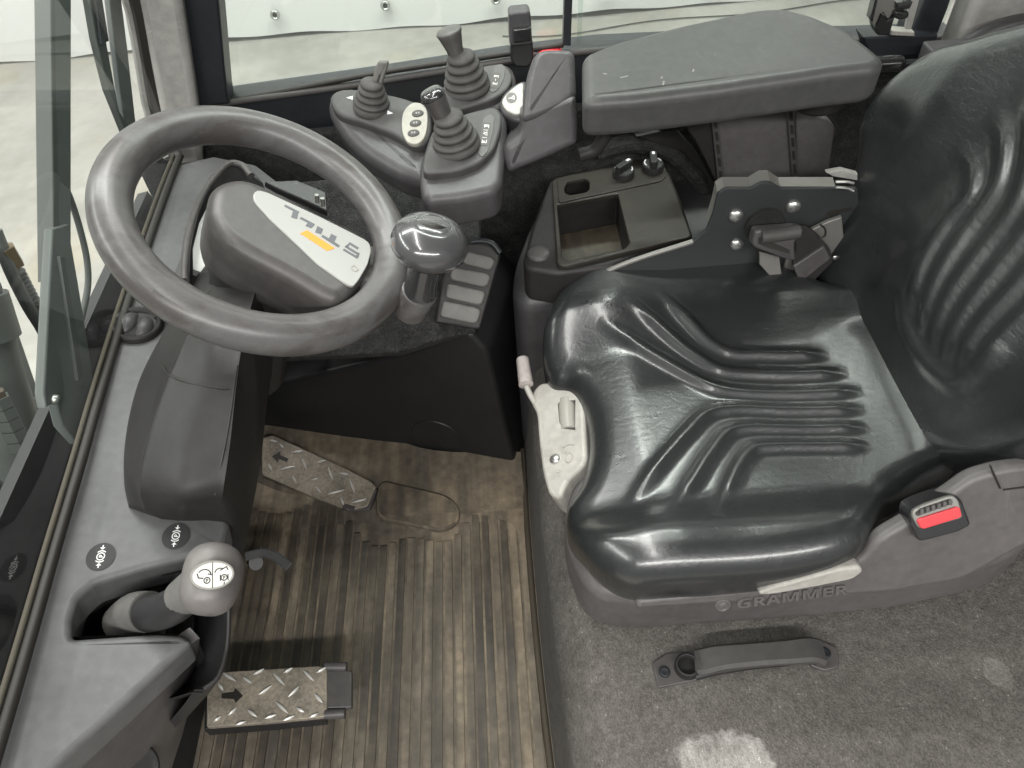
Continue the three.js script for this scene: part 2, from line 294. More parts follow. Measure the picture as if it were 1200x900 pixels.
// ------------------------------------------------------------------ cab shell: far wall, pillars, roof
const WALL = -1.24;
const carpetDark = tex(512, 512, (u, v) => { const s = vn(u * 256, v * 256, 256, 2), n = fbm(u, v, 30, 3, 6), w = fbm(u, v, 4, 4, 18); return g1(40 + 34 * (s - 0.5) + 30 * (n - 0.5) + 26 * (w - 0.5) + (s > 0.93 ? 26 : 0)); }, { srgb: true, metres: 0.35 });
const carpetBump = tex(512, 512, (u, v) => g1(255 * (0.5 * vn(u * 256, v * 256, 256, 2) + 0.5 * vn(u * 120, v * 120, 120, 7))), { metres: 0.3 });
const wallCarpet = new THREE.MeshStandardMaterial({ map: carpetDark, roughness: 0.95, bumpMap: carpetBump, bumpScale: 0.0012 });
{
  const cab = thing('cab_shell', 'dark forklift cab shell with grey corner pillars around the window', 'cab');
  // smooth dark panel below the window sill, its top edge rising to the rear
  const sill = zs([[180, 128], [262, 117], [440, 92], [600, 67], [700, 55], [850, 48], [1010, 44], [1120, 40]], WALL);
  part('sill_panel', plate([...sill, V(0.95, 0.40, WALL), V(-0.62, 0.40, WALL)], { n: V(0, 0, 1), depth: 0.05, bevel: 0.004 }), M.frame, cab);
  part('sill_trim', sweep(sill.map((p) => p.clone().add(V(0, -0.004, 0.004))), 0.0055, { n: 60, m: 8, fy: 1 }), M.rubber, cab, 'thin pale trim along the window sill');
  part('carpet_panel', plate([V(-0.62, 0.575, WALL + 0.03), V(0.95, 0.60, WALL + 0.03), V(0.95, -0.02, WALL + 0.03), V(-0.62, -0.02, WALL + 0.03)], { n: V(0, 0, 1), depth: 0.025, bevel: 0.006 }), wallCarpet, cab, 'black flecked carpet lining on the far wall');
  // front corner: window frame bar and pale pillar
  const zf = WALL + 0.02;
  part('window_bar', plate(zs([[203, -60], [207, 0], [226, 128], [268, 122], [266, 110], [256, 0], [251, -60]], zf), { n: V(0, 0, 1), depth: 0.05, bevel: 0.005 }), M.frame, cab);
  const pa = zs([[160, -30], [162, 0], [190, 135], [200, 190], [238, 190], [232, 128], [213, 0], [209, -30]], zf + 0.03);
  const top = (p, y) => p.clone().addScaledVector(pa[0].clone().sub(pa[2]).normalize(), (y - p.y) / pa[0].clone().sub(pa[2]).normalize().y);
  part('front_pillar', plate([top(pa[0], 1.75), pa[0], pa[1], pa[2], pa[3], pa[4], pa[5], pa[6], pa[7], top(pa[7], 1.75)], { n: V(0.15, 0, 1), depth: 0.06, bevel: 0.012 }), M.pillar, cab, 'pale grey front corner pillar');
  const wb = zs([[203, -60], [251, -60]], zf);
  part('window_bar', plate([wb[0], wb[1], V(wb[1].x + 0.17, 1.75, zf), V(wb[0].x + 0.17, 1.75, zf)], { n: V(0, 0, 1), depth: 0.05, bevel: 0.005 }), M.frame, cab);
  // rear corner
  const rp = zs([[1100, -60], [1085, 0], [1060, 62], [1088, 70], [1112, 10], [1135, -60]], WALL + 0.03);
  part('rear_window_bar', plate(rp, { n: V(0, 0, 1), depth: 0.06, bevel: 0.006 }), M.frame, cab);
  part('rear_window_bar', plate([rp[0], rp[5], V(rp[5].x + 0.01, 1.75, WALL + 0.03), V(rp[0].x + 0.01, 1.75, WALL + 0.03)], { n: V(0, 0, 1), depth: 0.06, bevel: 0.006 }), M.frame, cab);
  const x0 = rp[4].x + 0.012;
  part('rear_pillar', plate([V(x0, 0.3, WALL + 0.06), V(1.25, 0.3, WALL + 0.06), V(1.25, 1.75, WALL + 0.06), V(x0 + 0.02, 1.75, WALL + 0.06)], { n: V(0, 0, 1), depth: 0.06, bevel: 0.015 }), M.pillar, cab, 'pale grey rear corner pillar');
  part('rear_wall', plate([V(1.2, 0.2, WALL), V(1.2, 1.75, WALL), V(1.2, 1.75, -0.12), V(1.2, 0.2, -0.12)], { n: V(-1, 0, 0), depth: 0.04, bevel: 0.006 }), M.frame, cab);
  // overhead guard out of frame: it shades the seat from above and ends the far window
  part('roof', plate([V(-0.12, 1.78, WALL - 0.03), V(1.25, 1.78, WALL - 0.03), V(1.25, 1.78, -0.1), V(-0.12, 1.78, -0.1)], { n: V(0, 1, 0), depth: 0.03, bevel: 0.008 }), M.pillar, cab);
  // moulded arch behind the backrest
  const arch = [[1085, 98], [1105, 72], [1140, 48], [1175, 32], [1215, 24]].map(([a, b]) => Z(a, b, WALL + 0.085));
  part('trim_arch', sweep(arch, 0.014, { n: 24, m: 10 }), M.console, cab);
  // steel floor pan under the mat and the front bulkhead
  part('floor_pan', plate([V(-0.78, -0.008, 0.04), V(0.06, -0.008, 0.04), V(0.06, -0.008, WALL), V(-0.78, -0.008, WALL)], { n: V(0, 1, 0), depth: 0.03, bevel: 0.003 }), M.black, cab);
  part('bulkhead', plate([V(-0.64, -0.03, WALL), V(-0.64, -0.03, 0.0), V(-0.53, 0.50, 0.0), V(-0.53, 0.50, WALL)], { n: V(0.53, 0.11, 0), depth: 0.02 }), M.black, cab);
  settle(cab);
}
// ------------------------------------------------------------------ side window in the far wall
{
  const t = thing('side_window', 'clear sliding side window with a dark upright bar behind the joysticks', 'window');
  const z = WALL - 0.035, a = Z(255, 118, z), b = Z(1095, 40, z);
  part('pane', plate([V(a.x, a.y - 0.02, z), V(0.16, b.y - 0.03, z), V(0.19, 1.74, z), V(a.x + 0.22, 1.74, z)], { n: V(0, 0, 1), depth: 0.005 }), M.glass, t);
  part('pane', plate([V(0.15, b.y - 0.03, z + 0.016), V(b.x, b.y - 0.03, z + 0.016), V(b.x + 0.02, 1.74, z + 0.016), V(0.18, 1.74, z + 0.016)], { n: V(0, 0, 1), depth: 0.005 }), M.glass, t);
  const q = zs([[660, 54], [669, 54], [674, 0], [678, -40], [668, -40], [664, 0]], WALL + 0.01);
  part('upright_bar', plate([q[0], q[1], V(q[1].x + 0.035, 1.74, WALL + 0.01), V(q[0].x + 0.035, 1.74, WALL + 0.01)], { n: V(0, 0, 1), depth: 0.02, bevel: 0.002 }), M.frame, t);
  part('seal', sweep([V(a.x + 0.02, a.y + 0.012, WALL), ...zs([[440, 86], [600, 62], [660, 52]], WALL)], 0.005, { n: 30, m: 8 }), M.seal, t);
  settle(t);
  const latch = (px, label, sc, dark) => {
    const l = thing('window_latch', label, 'latch', 'window latches');
    const o = V(0, 0, WALL + 0.05), n = V(0, 0, 1), at = (pts, k) => pts.map(([x, y]) => Z(px[0] + x * sc, px[1] + y * sc, WALL + k));
    part('handle', plate(at([[-14, -27], [-11, -30], [9, -32], [12, -28], [14, 6], [12, 8], [-10, 10], [-13, 6]], 0.06), { n, depth: 0.03, bevel: 0.004, r: 0.004 }), dark ? M.console : M.column, l);
    part('grip', plate(at([[-9, -10], [12, -13], [14, 3], [-8, 6]], 0.068), { n, depth: 0.02, bevel: 0.003, r: 0.003 }), M.blackGloss, l);
    part('base', plate(at([[-12, 4], [14, 0], [16, 24], [10, 34], [-6, 34], [-12, 26]], 0.052), { n, depth: 0.04, bevel: 0.004, r: 0.005 }), M.blackGloss, l);
    settle(l);
  };
  latch([610, 45], 'small dark window latch on the sill beside the upright bar', 1, true);
  const l = thing('window_catch', 'black and grey catch hanging at the rear window corner', 'latch');
  const k = WALL + 0.07;
  const c6 = (pts, z) => crop(pts, 950, 0, 4.736).map(([a, b]) => Z(a, b, z));
  part('plate', plate(c6([[375, -40], [460, -40], [475, 45], [430, 110], [400, 70], [385, 85], [360, 160], [335, 120]], k), { n: V(0, 0, 1), depth: 0.012, bevel: 0.002 }), M.metalGrey, l);
  part('rail', plate(c6([[370, -40], [385, -40], [345, 130], [332, 112]], k + 0.012), { n: V(0, 0, 1), depth: 0.02, bevel: 0.003 }), M.blackGloss, l);
  part('foot', plate(c6([[395, 80], [430, 112], [470, 95], [440, 200], [375, 200], [360, 160]], k + 0.006), { n: V(0, 0, 1), depth: 0.03, bevel: 0.004 }), M.black, l);
  part('finger', plate(c6([[465, 62], [552, 66], [545, 105], [500, 118], [460, 100]], k + 0.008), { n: V(0, 0, 1), depth: 0.02, bevel: 0.004, r: 0.006 }), M.blackGloss, l);
  part('finger', plate(c6([[480, 20], [570, 14], [552, 52], [475, 55]], k + 0.008), { n: V(0, 0, 1), depth: 0.02, bevel: 0.003 }), M.blackGloss, l);
  part('rib', plate(c6([[560, -10], [615, -40], [560, 165], [530, 165]], k - 0.01), { n: V(0, 0, 1), depth: 0.01, bevel: 0.002 }), M.pillar, l);
  settle(l);
  const g = thing('gas_strut', 'black gas strut between armrest end and rear corner', 'strut');
  const zq = WALL + 0.13, s0 = Z(1022, 76, zq), s1 = Z(1058, 74, zq), s2 = Z(1090, 72, zq);
  part('cylinder', sweep([s0.clone().add(V(-0.06, 0, 0)), s1], (u) => u > 0.99 ? 0.009 : u > 0.45 ? 0.0125 : 0.010, { n: 24 }), M.blackGloss, g);
  part('rod', sweep([s1, s2], 0.005, { n: 4 }), M.frame, g);
  part('bracket', block(s2.clone().add(V(0.03, 0.004, 0)), V(1, 0, 0), V(0, 1, 0), V(0, 0, 1), 0.07, 0.03, 0.06, 0.003), M.console, g);
  settle(g);
  const hinge = thing('hinge_bar', 'dark slotted bar under the rear end of the window', 'bar');
  part('bar', plate(zs([[1012, 44], [1100, 40], [1096, 64], [1020, 70]], WALL + 0.05), { n: V(0, 0, 1), depth: 0.04, bevel: 0.005 }), M.frame, hinge);
  part('tab', plate(zs([[1045, 36], [1072, 38], [1072, 43], [1045, 42]], WALL + 0.055), { n: V(0, 0, 1), depth: 0.02, bevel: 0.002 }), M.paleGrey, hinge);
  settle(hinge);
}
// ------------------------------------------------------------------ windscreen
const wsBase = [[208, 186], [196, 215], [159, 320], [121, 440], [91, 545], [60, 650], [30, 755], [2, 850], [-50, 1020]].map(([a, b]) => Y(a, b, 0.60));
const wsTopR = Z(160, 0, WALL + 0.05);
const wsUp = wsTopR.clone().sub(wsBase[0]); wsUp.z = 0; wsUp.normalize();
const wsN = wsUp.clone().cross(V(0, 0, 1)).normalize(); if (wsN.x < 0) wsN.negate();
{
  const t = thing('windscreen', 'clear greenish windscreen with a worn dark rubber seal along the dashboard', 'windscreen');
  const rows = []; for (let i = 0; i <= 8; i++) rows.push(wsBase.map((p) => p.clone().addScaledVector(wsUp, -0.02 + i * 0.16)));
  part('pane', loft(rows, { open: true }), M.glass, t);
  part('lower_seal', sweep(wsBase.map((p) => p.clone().add(V(0.005, 0.003, 0))), 0.0055, { n: 60, m: 8 }), M.seal, t);
  part('seal_lip', sweep(wsBase.map((p) => p.clone().add(V(-0.004, 0.006, 0))), 0.0030, { n: 60, m: 8 }), M.sealBrown, t, 'dirty tan lip of the windscreen seal');
  const e = [wsBase[0].clone().add(V(0, 0, 0)), Z(186, 140, WALL + 0.05), Z(172, 60, WALL + 0.05), wsTopR]; e.push(wsTopR.clone().addScaledVector(wsUp, 0.8));
  part('side_seal', strap(e, V(0.4, 0, 1), 0.021, 0.012, { n: 30 }), M.seal, t);
  part('side_lip', strap(e.map((p) => p.clone().add(V(-0.016, 0, -0.004))), V(0.4, 0, 1), 0.013, 0.010, { n: 30 }), M.pillar, t);
  settle(t);
}
// ------------------------------------------------------------------ outside the windscreen: wiper gear and mast
{
  const o = wsBase[5].clone().addScaledVector(wsN, -0.06), P = (pts, k = 0) => ps(pts, o.clone().addScaledVector(wsN, k), wsN), n = wsN;
  const wiper = mat([0.095, 0.105, 0.10], 0.42);
  const t = thing('windscreen_wiper', 'wide tapered grey wiper arm standing outside the windscreen', 'wiper');
  part('arm', plate(P([[62, 268], [80, 262], [92, 330], [108, 430], [110, 470], [92, 520], [74, 500], [66, 470], [55, 478], [52, 460]]), { n, depth: 0.012, bevel: 0.003 }), wiper, t);
  part('channel', plate(P([[70, 300], [76, 300], [98, 440], [92, 446]], 0.004), { n, depth: 0.006, bevel: 0.001 }), M.mast, t);
  part('post', plate(P([[68, 330], [64, 120], [62, -20], [84, -20], [84, 120], [84, 330]], -0.006), { n, depth: 0.02, bevel: 0.003 }), wiper, t);
  part('post_edge', plate(P([[64, 330], [61, 120], [59, -20], [65, -20], [67, 120], [72, 330]], -0.004), { n, depth: 0.02, bevel: 0.002 }), M.mast, t);
  part('bolt', turned([[0.0, 0.006], [0.005, 0.005], [0.006, 0], [0.006, -0.005]], P([[64, 468]])[0], n, 16), M.steel, t);
  part('hose', sweep(P([[70, 205], [82, 232], [92, 262], [102, 305], [103, 335], [95, 375]], -0.018), 0.0042, { n: 30, m: 8 }), M.mast, t);
  settle(t);
  const b = thing('windscreen_wiper', 'slim dark wiper blade resting against the windscreen near the corner', 'wiper');
  part('arm', plate(P([[126, -20], [140, -20], [150, 60], [160, 150], [148, 160], [138, 80]]), { n, depth: 0.008, bevel: 0.002 }), wiper, b);
  part('blade', plate(P([[102, -20], [119, -20], [124, 45], [140, 130], [158, 158], [150, 160], [128, 105], [113, 45]], 0.01), { n, depth: 0.01, bevel: 0.002 }), M.mast, b);
  part('spine', plate(P([[110, -20], [117, -20], [128, 48], [120, 52]], 0.014), { n, depth: 0.006, bevel: 0.001 }), M.frame, b);
  settle(b);
  const m = thing('mast', 'dark oily lift mast with cylinder, chain and hoses outside the windscreen', 'mast');
  const at = (px, py, x) => X(px, py, x);
  part('cylinder', sweep([at(-60, 300, -0.95), at(45, 640, -0.95)], 0.062, { n: 8, m: 28 }), M.mast, m);
  part('collar', sweep([at(-45, 350, -0.95), at(-28, 400, -0.95)], 0.072, { n: 4, m: 28 }), M.mast, m);
  part('hose', sweep([at(-6, 270, -0.92), at(14, 320, -0.92), at(34, 360, -0.92), at(52, 390, -0.92), at(70, 440, -0.92)], 0.012, { n: 20 }), M.mast, m);
  part('hose_fitting', sweep([at(4, 290, -0.92), at(17, 312, -0.92)], 0.019, { n: 4, m: 6, crease: 0.3 }), M.brass, m, 'brass hexagon hose fitting');
  for (let i = 0; i < 16; i++) { const a = at(18 + i * 2.4, 318 + i * 4.6, -0.92); part('hose_ring', sweep([a, a.clone().add(at(19.2, 320.4, -0.92).sub(at(18, 318, -0.92)))], 0.0165, { n: 2, m: 12 }), M.mast, m); }
  part('rail', plate([at(-120, 300, -1.06), at(2, 330, -1.06), at(50, 470, -1.06), at(110, 720, -1.06), at(-20, 1000, -1.06), at(-200, 1000, -1.06)], { depth: 0.06, bevel: 0.006 }), M.mast, m);
  for (let i = 0; i < 26; i++) {
    const a = at(-6 + i * 3.1, 462 + i * 6.2, -0.86), d = at(-6 + (i + 1) * 3.1, 462 + (i + 1) * 6.2, -0.86).sub(a), w = d.clone().normalize();
    part('chain_link', sweep([a.clone().addScaledVector(w, -0.005), a.clone().addScaledVector(d, 1).addScaledVector(w, 0.004)], i % 2 ? 0.017 : 0.014, { n: 2, m: 6, crease: 0.3, fx: 1.25 }), i % 2 ? M.mast : M.sealBrown, m);
  }
  part('chassis', plate([at(-120, 470, -1.0), at(30, 468, -1.0), at(122, 455, -1.0), at(122, 620, -1.0), at(60, 900, -1.0), at(-120, 1000, -1.0)], { depth: 0.05, bevel: 0.006 }), M.mast, m);
  part('cross_member', plate([at(-60, 640, -0.9), at(30, 620, -0.9), at(26, 700, -0.9), at(-60, 760, -0.9)], { depth: 0.05, bevel: 0.005 }), M.frame, m);
  part('hose', sweep([at(-20, 560, -0.84), at(20, 600, -0.84), at(34, 660, -0.84), at(10, 740, -0.84), at(-30, 800, -0.84)], 0.015, { n: 30 }), M.mast, m);
  settle(m);
}
// ------------------------------------------------------------------ floor mat
const matTex = tex(1024, 1024, (u, v) => {
  const a = fbm(u, v, 5, 5, 300), b = fbm(u, v, 16, 4, 310), c = fbm(u, v, 70, 3, 320), st = fbm(u, v * 0.1 + 0.3, 48, 3, 333), d = Math.max(0, Math.min(1, 0.48 + 1.1 * (a - 0.5) + 0.35 * (b - 0.5) + 1.1 * (st - 0.5))), k = 0.94 + 0.3 * (c - 0.5) + (H(Math.floor(u * 1024), Math.floor(v * 1024), 9) > 0.985 ? 0.22 : 0);
  return [[80, 140], [75, 128], [68, 111]].map(([lo, hi]) => Math.max(0, Math.min(255, (lo + (hi - lo) * d) * k)));
}, { srgb: true, metres: 0.8 });
const matDirt = new THREE.MeshStandardMaterial({ map: matTex, color: rgb(1.1, 1.08, 1.04), roughness: 0.8, bumpMap: carpetBump, bumpScale: 0.0003 });
const ribDark = new THREE.MeshStandardMaterial({ map: matTex, color: rgb(0.58, 0.575, 0.57), roughness: 0.62 });
const ribMid = new THREE.MeshStandardMaterial({ map: matTex, color: rgb(0.9, 0.9, 0.89), roughness: 0.75 });
const clay = new THREE.MeshStandardMaterial({ map: matTex, color: rgb(0.95, 0.92, 0.87), roughness: 0.85, bumpMap: carpetBump, bumpScale: 0.0006 });
{
  const t = thing('floor_mat', 'ribbed rubber floor mat caked with brown dirt in the footwell', 'mat');
  part('sheet', plate([V(-0.78, 0, 0.03), V(0.02, 0, 0.03), V(0.02, 0, -0.93), V(-0.3, 0, -1.03), V(-0.78, 0, -1.08)], { n: V(0, 1, 0), depth: 0.006 }), matDirt, t);
  const end = (x) => -0.845 + 0.012 * Math.sin(x * 37) + 0.10 * Math.exp(-(((x + 0.21) / 0.12) ** 4));
  for (let i = 0; i < 46; i++) {
    const x = -0.76 + i * 0.0172, w = 0.0118 + 0.0012 * rnd(), z0 = end(x);
    const g = boxUV(new THREE.BoxGeometry(w, 0.0044, 0.02 - z0).translate(x, 0.0017, (0.02 + z0) / 2));
    part('rib', g, [ribDark, ribMid, ribDark, matDirt][Math.floor(rnd() * 4)], t);
  }
  // turned-up dirty edge towards the black housing
  const edge = [[300, 500], [350, 508], [400, 517], [450, 530], [490, 545], [530, 551], [570, 551], [612, 551]].map(([a, b]) => Y(a, b, 0.012));
  const inner = edge.map((p, i) => p.clone().add(V(0, -0.010, 0.12 + 0.02 * Math.sin(i * 2))));
  const rows = [edge.map((p) => p.clone().add(V(0, 0.014, -0.035))), edge.map((p, i) => p.clone().add(V(0, 0.004 + 0.004 * Math.sin(i * 3.1), 0))), edge.map((p) => p.clone().add(V(0, -0.004, 0.05))), inner, inner.map((p) => p.clone().add(V(0, -0.006, 0.01)))];
  part('raised_edge', skin(rows[0].map((_, i) => rows.map((r) => r[i])), { open: true, nu: 30, nv: 60 }), clay, t, 'smooth tan dirt-covered edge of the mat');
  const fr = ys([[447, 562], [525, 580], [539, 595], [537, 612], [518, 622], [442, 606], [440, 580]], 0.013);
  part('heel_pad', plate(fr, { n: V(0, 1, 0), depth: 0.013, bevel: 0.004, r: 0.02 }), clay, t, 'raised smooth heel pad outline');
  settle(t);
}
// ------------------------------------------------------------------ pedals
const treadTex = tex(512, 512, (u, v) => { const a = fbm(u, v, 6, 5, 410), b = fbm(u, v, 60, 3, 420), k = 134 + 60 * (a - 0.5) + 50 * (b - 0.5); return [k, k * 0.94, k * 0.85]; }, { srgb: true, metres: 0.2 });
const treadDirt = new THREE.MeshStandardMaterial({ map: treadTex, roughness: 0.6, metalness: 0.15 });
const treadSteel = mat([0.62, 0.61, 0.58], 0.35, { metalness: 0.25 });
function pedal(name, label, outline, o, n, arrow, marks, hinge, extra) {
  const t = thing(name, label, 'pedal', 'foot pedals'), P = (q, k = 0) => ps(q, o.clone().addScaledVector(n, k), n);
  part('tread_plate', plate(P(outline), { n, depth: 0.010, bevel: 0.002, r: 0.004 }), treadDirt, t);
  for (const [x, y, dx, dy] of marks) { const q = P([[x - dx, y - dy], [x + dx, y + dy]], 0.0012); part('tread_bar', sweep([q[0], q[0].clone().lerp(q[1], 0.3), q[0].clone().lerp(q[1], 0.7), q[1]], (u) => 0.0004 + 0.0021 * Math.sin(Math.PI * u), { n: 8, m: 6 }), treadSteel, t); }
  part('arrow_cutout', plate(P(arrow, 0.0006), { n, depth: 0.004 }), M.seal, t, 'black arrow cut into the pedal');
  part('hinge_block', plate(P(hinge, -0.003), { n, depth: 0.014, bevel: 0.003, r: 0.004 }), M.column, t);
  for (const [a, b] of extra) part('hinge_pin', sweep(P([a, b], -0.006), 0.0075, { n: 2, m: 14 }), M.column, t);
  part('frame', plate(P(outline.map(([x, y]) => [x * 1.0 - 3, y + 3]), -0.012), { n, depth: 0.03, bevel: 0.003 }), M.black, t);
  settle(t);
}
{
  const m1 = []; const c = (x, y) => [x / 2.572, 550 + y / 2.572];
  for (const [x, y, dx, dy] of [[690, 625, 22, 14], [745, 635, 14, 10], [780, 610, 16, -9], [840, 632, 17, 18], [868, 606, 14, -8], [885, 670, 16, -16], [930, 622, 16, 16], [968, 605, 14, -8], [800, 665, 20, -14], [850, 718, 18, 17], [905, 725, 12, 7], [700, 730, 13, -12], [760, 735, 14, 11], [815, 745, 18, -6], [665, 655, 8, 12], [960, 690, 12, 14], [725, 765, 16, -6], [870, 750, 18, -8], [655, 752, 11, -9], [945, 742, 14, -6]]) { const [a, b] = c(x, y); m1.push([a, b, dx / 2.572, dy / 2.572]); }
  pedal('brake_pedal', 'wide diamond-plate pedal with an arrow cutout, near the parking lever', [c(623, 660), c(640, 612), c(960, 592), c(985, 600), c(985, 745), c(820, 762), c(622, 778)], V(0, 0.06, 0), V(0.02, 1, 0.03).normalize(), [c(668, 675), c(705, 670), c(708, 658), c(732, 682), c(710, 704), c(705, 692), c(668, 690)], m1, [c(975, 605), c(1060, 605), c(1060, 718), c(975, 722)], [[c(980, 594), c(1045, 596)], [c(980, 738), c(1040, 736)]]);
  const d = (x, y) => [300 + x / 3, 300 + y / 3], m2 = [];
  for (const [x, y, dx, dy] of [[60, 650, 15, 3], [110, 745, 27, -6], [145, 688, 20, -4], [170, 730, 7, 20], [135, 785, 7, 14], [205, 785, 14, -4], [228, 722, 18, -5], [262, 765, 8, 22], [220, 822, 9, 12], [310, 765, 16, 3], [338, 808, 9, 24], [280, 830, 30, -8], [362, 860, 26, -7], [303, 862, 6, 14], [50, 742, 6, 12], [90, 668, 8, 8]]) { const [a, b] = d(x, y); m2.push([a, b, dx / 3, dy / 3]); }
  pedal('accelerator_pedal', 'slanting diamond-plate pedal with an arrow cutout, at the black housing', [d(20, 640), d(60, 630), d(300, 740), d(400, 790), d(420, 810), d(390, 880), d(330, 895), d(215, 855), d(20, 770)], V(0, 0.045, -0.85), V(-0.10, 1, 0.25).normalize(), [d(56, 704), d(86, 686), d(84, 699), d(114, 712), d(108, 724), d(80, 713), d(76, 726)], m2, [d(300, 852), d(400, 820), d(425, 815), d(400, 892), d(330, 898)], [[d(310, 880), d(350, 892)]]);
}
// ------------------------------------------------------------------ black footwell housing with the switch block
{
  const t = thing('footwell_housing', 'glossy black footwell housing topped by a block of grey switches', 'housing');
  const z = -0.905, hn = V(-0.275, 0, 0.961).normalize(), ho = V(-0.013, 0, -0.904);
  const face = ps([[262, 462], [400, 432], [470, 418], [550, 389], [572, 412], [606, 552]], ho, hn), hl = (s) => ho.clone().add(V(-0.961 * s, -0.005, -0.275 * s));
  part('front_panel', plate([...face, hl(-0.01), hl(0.72)], { n: hn, depth: 0.22, bevel: 0.009, r: 0.012 }), M.black, t);
  const c = onPlane(512, 513, ho, hn);
  part('round_cap', turned([[0, 0.0005], [0.0475, 0.0005], [0.049, 0.002], [0.051, 0.002], [0.0525, 0], [0.0525, -0.002]], c, hn, 48), M.black, t, 'flush round cap moulded in the black panel');
  part('slope', plate([V(-0.62, 0.36, z - 0.005), Z(470, 416, z - 0.005), Z(530, 392, z - 0.005), Z(556, 388, z - 0.005), V(-0.02, 0.52, -1.16), V(-0.5, 0.52, -1.16)], { depth: 0.03, bevel: 0.004 }), wallCarpet, t);
  // switch block
  const o = Z(540, 388, z), n = V(0, 0.62, 0.78).normalize(), P = (q, k) => ps(crop(q, 430, 220, 4.5), o.clone().addScaledVector(n, k), n);
  part('switch_bezel', plate(P([[360, 690], [390, 500], [470, 320], [560, 280], [690, 310], [705, 360], [600, 745], [575, 750], [355, 712]], 0.006), { n, depth: 0.05, bevel: 0.005, r: 0.006 }), M.shroud, t);
  const bts = [[[530, 335], [660, 365], [680, 385], [660, 430], [640, 437], [510, 405], [500, 385]], [[450, 420], [630, 450], [655, 470], [640, 515], [615, 528], [445, 490], [435, 470]], [[425, 505], [605, 540], [628, 560], [610, 615], [585, 622], [420, 585], [412, 570]], [[400, 595], [580, 630], [605, 650], [585, 712], [560, 720], [390, 685], [382, 670]]];
  for (const b of bts) part('switch', plate(P(b, 0.014), { n, depth: 0.012, bevel: 0.004, r: 0.005 }), M.switchGrey, t);
  part('switch_lip', sweep(P([[548, 285], [600, 280], [660, 295], [702, 345]], 0.012), 0.005, { n: 16 }), M.frame, t);
  settle(t);
}
// ------------------------------------------------------------------ dashboard
const dN = V(Math.sin(0.2), Math.cos(0.2), 0), dO = V(-0.49, 0.597, 0), D = (q, k = 0) => ps(q, dO.clone().addScaledVector(dN, k), dN);
function drawLabel(w, h, fn) { const c = document.createElement('canvas'); c.width = w; c.height = h; const x = c.getContext('2d'); fn(x, w, h); const t = new THREE.CanvasTexture(c); t.colorSpace = THREE.SRGBColorSpace; return t; }
function disc(o, u, w, n, rx, ry, map, parent, name, rough = 0.4) {   // flat printed ellipse on a surface: u is its reading direction
  const g = new THREE.CircleGeometry(1, 48); g.scale(rx, ry, 1); g.applyMatrix4(new THREE.Matrix4().makeBasis(u, w, n)); g.translate(o.x, o.y, o.z);
  return part(name, g, new THREE.MeshStandardMaterial({ map, roughness: rough }), parent);
}
const brakeSign = drawLabel(256, 256, (x) => {
  x.fillStyle = '#2b2b2c'; x.fillRect(0, 0, 256, 256); x.strokeStyle = x.fillStyle = '#e6e6e4'; x.lineWidth = 9;
  x.beginPath(); x.arc(128, 128, 33, 0, 7); x.stroke(); x.font = 'bold 52px sans-serif'; x.textAlign = 'center'; x.textBaseline = 'middle'; x.fillText('P', 129, 131);
  for (const s of [-1, 1]) { x.beginPath(); x.arc(128, 128, 52, s > 0 ? -0.75 : Math.PI - 0.75, s > 0 ? 0.75 : Math.PI + 0.75); x.stroke(); x.beginPath(); x.moveTo(128 + s * 62, 128); x.lineTo(128 + s * 84, 104); x.lineTo(128 + s * 84, 152); x.fill(); x.fillRect(128 + s * 84 - (s < 0 ? 22 : 0), 123, 22, 10); }
});
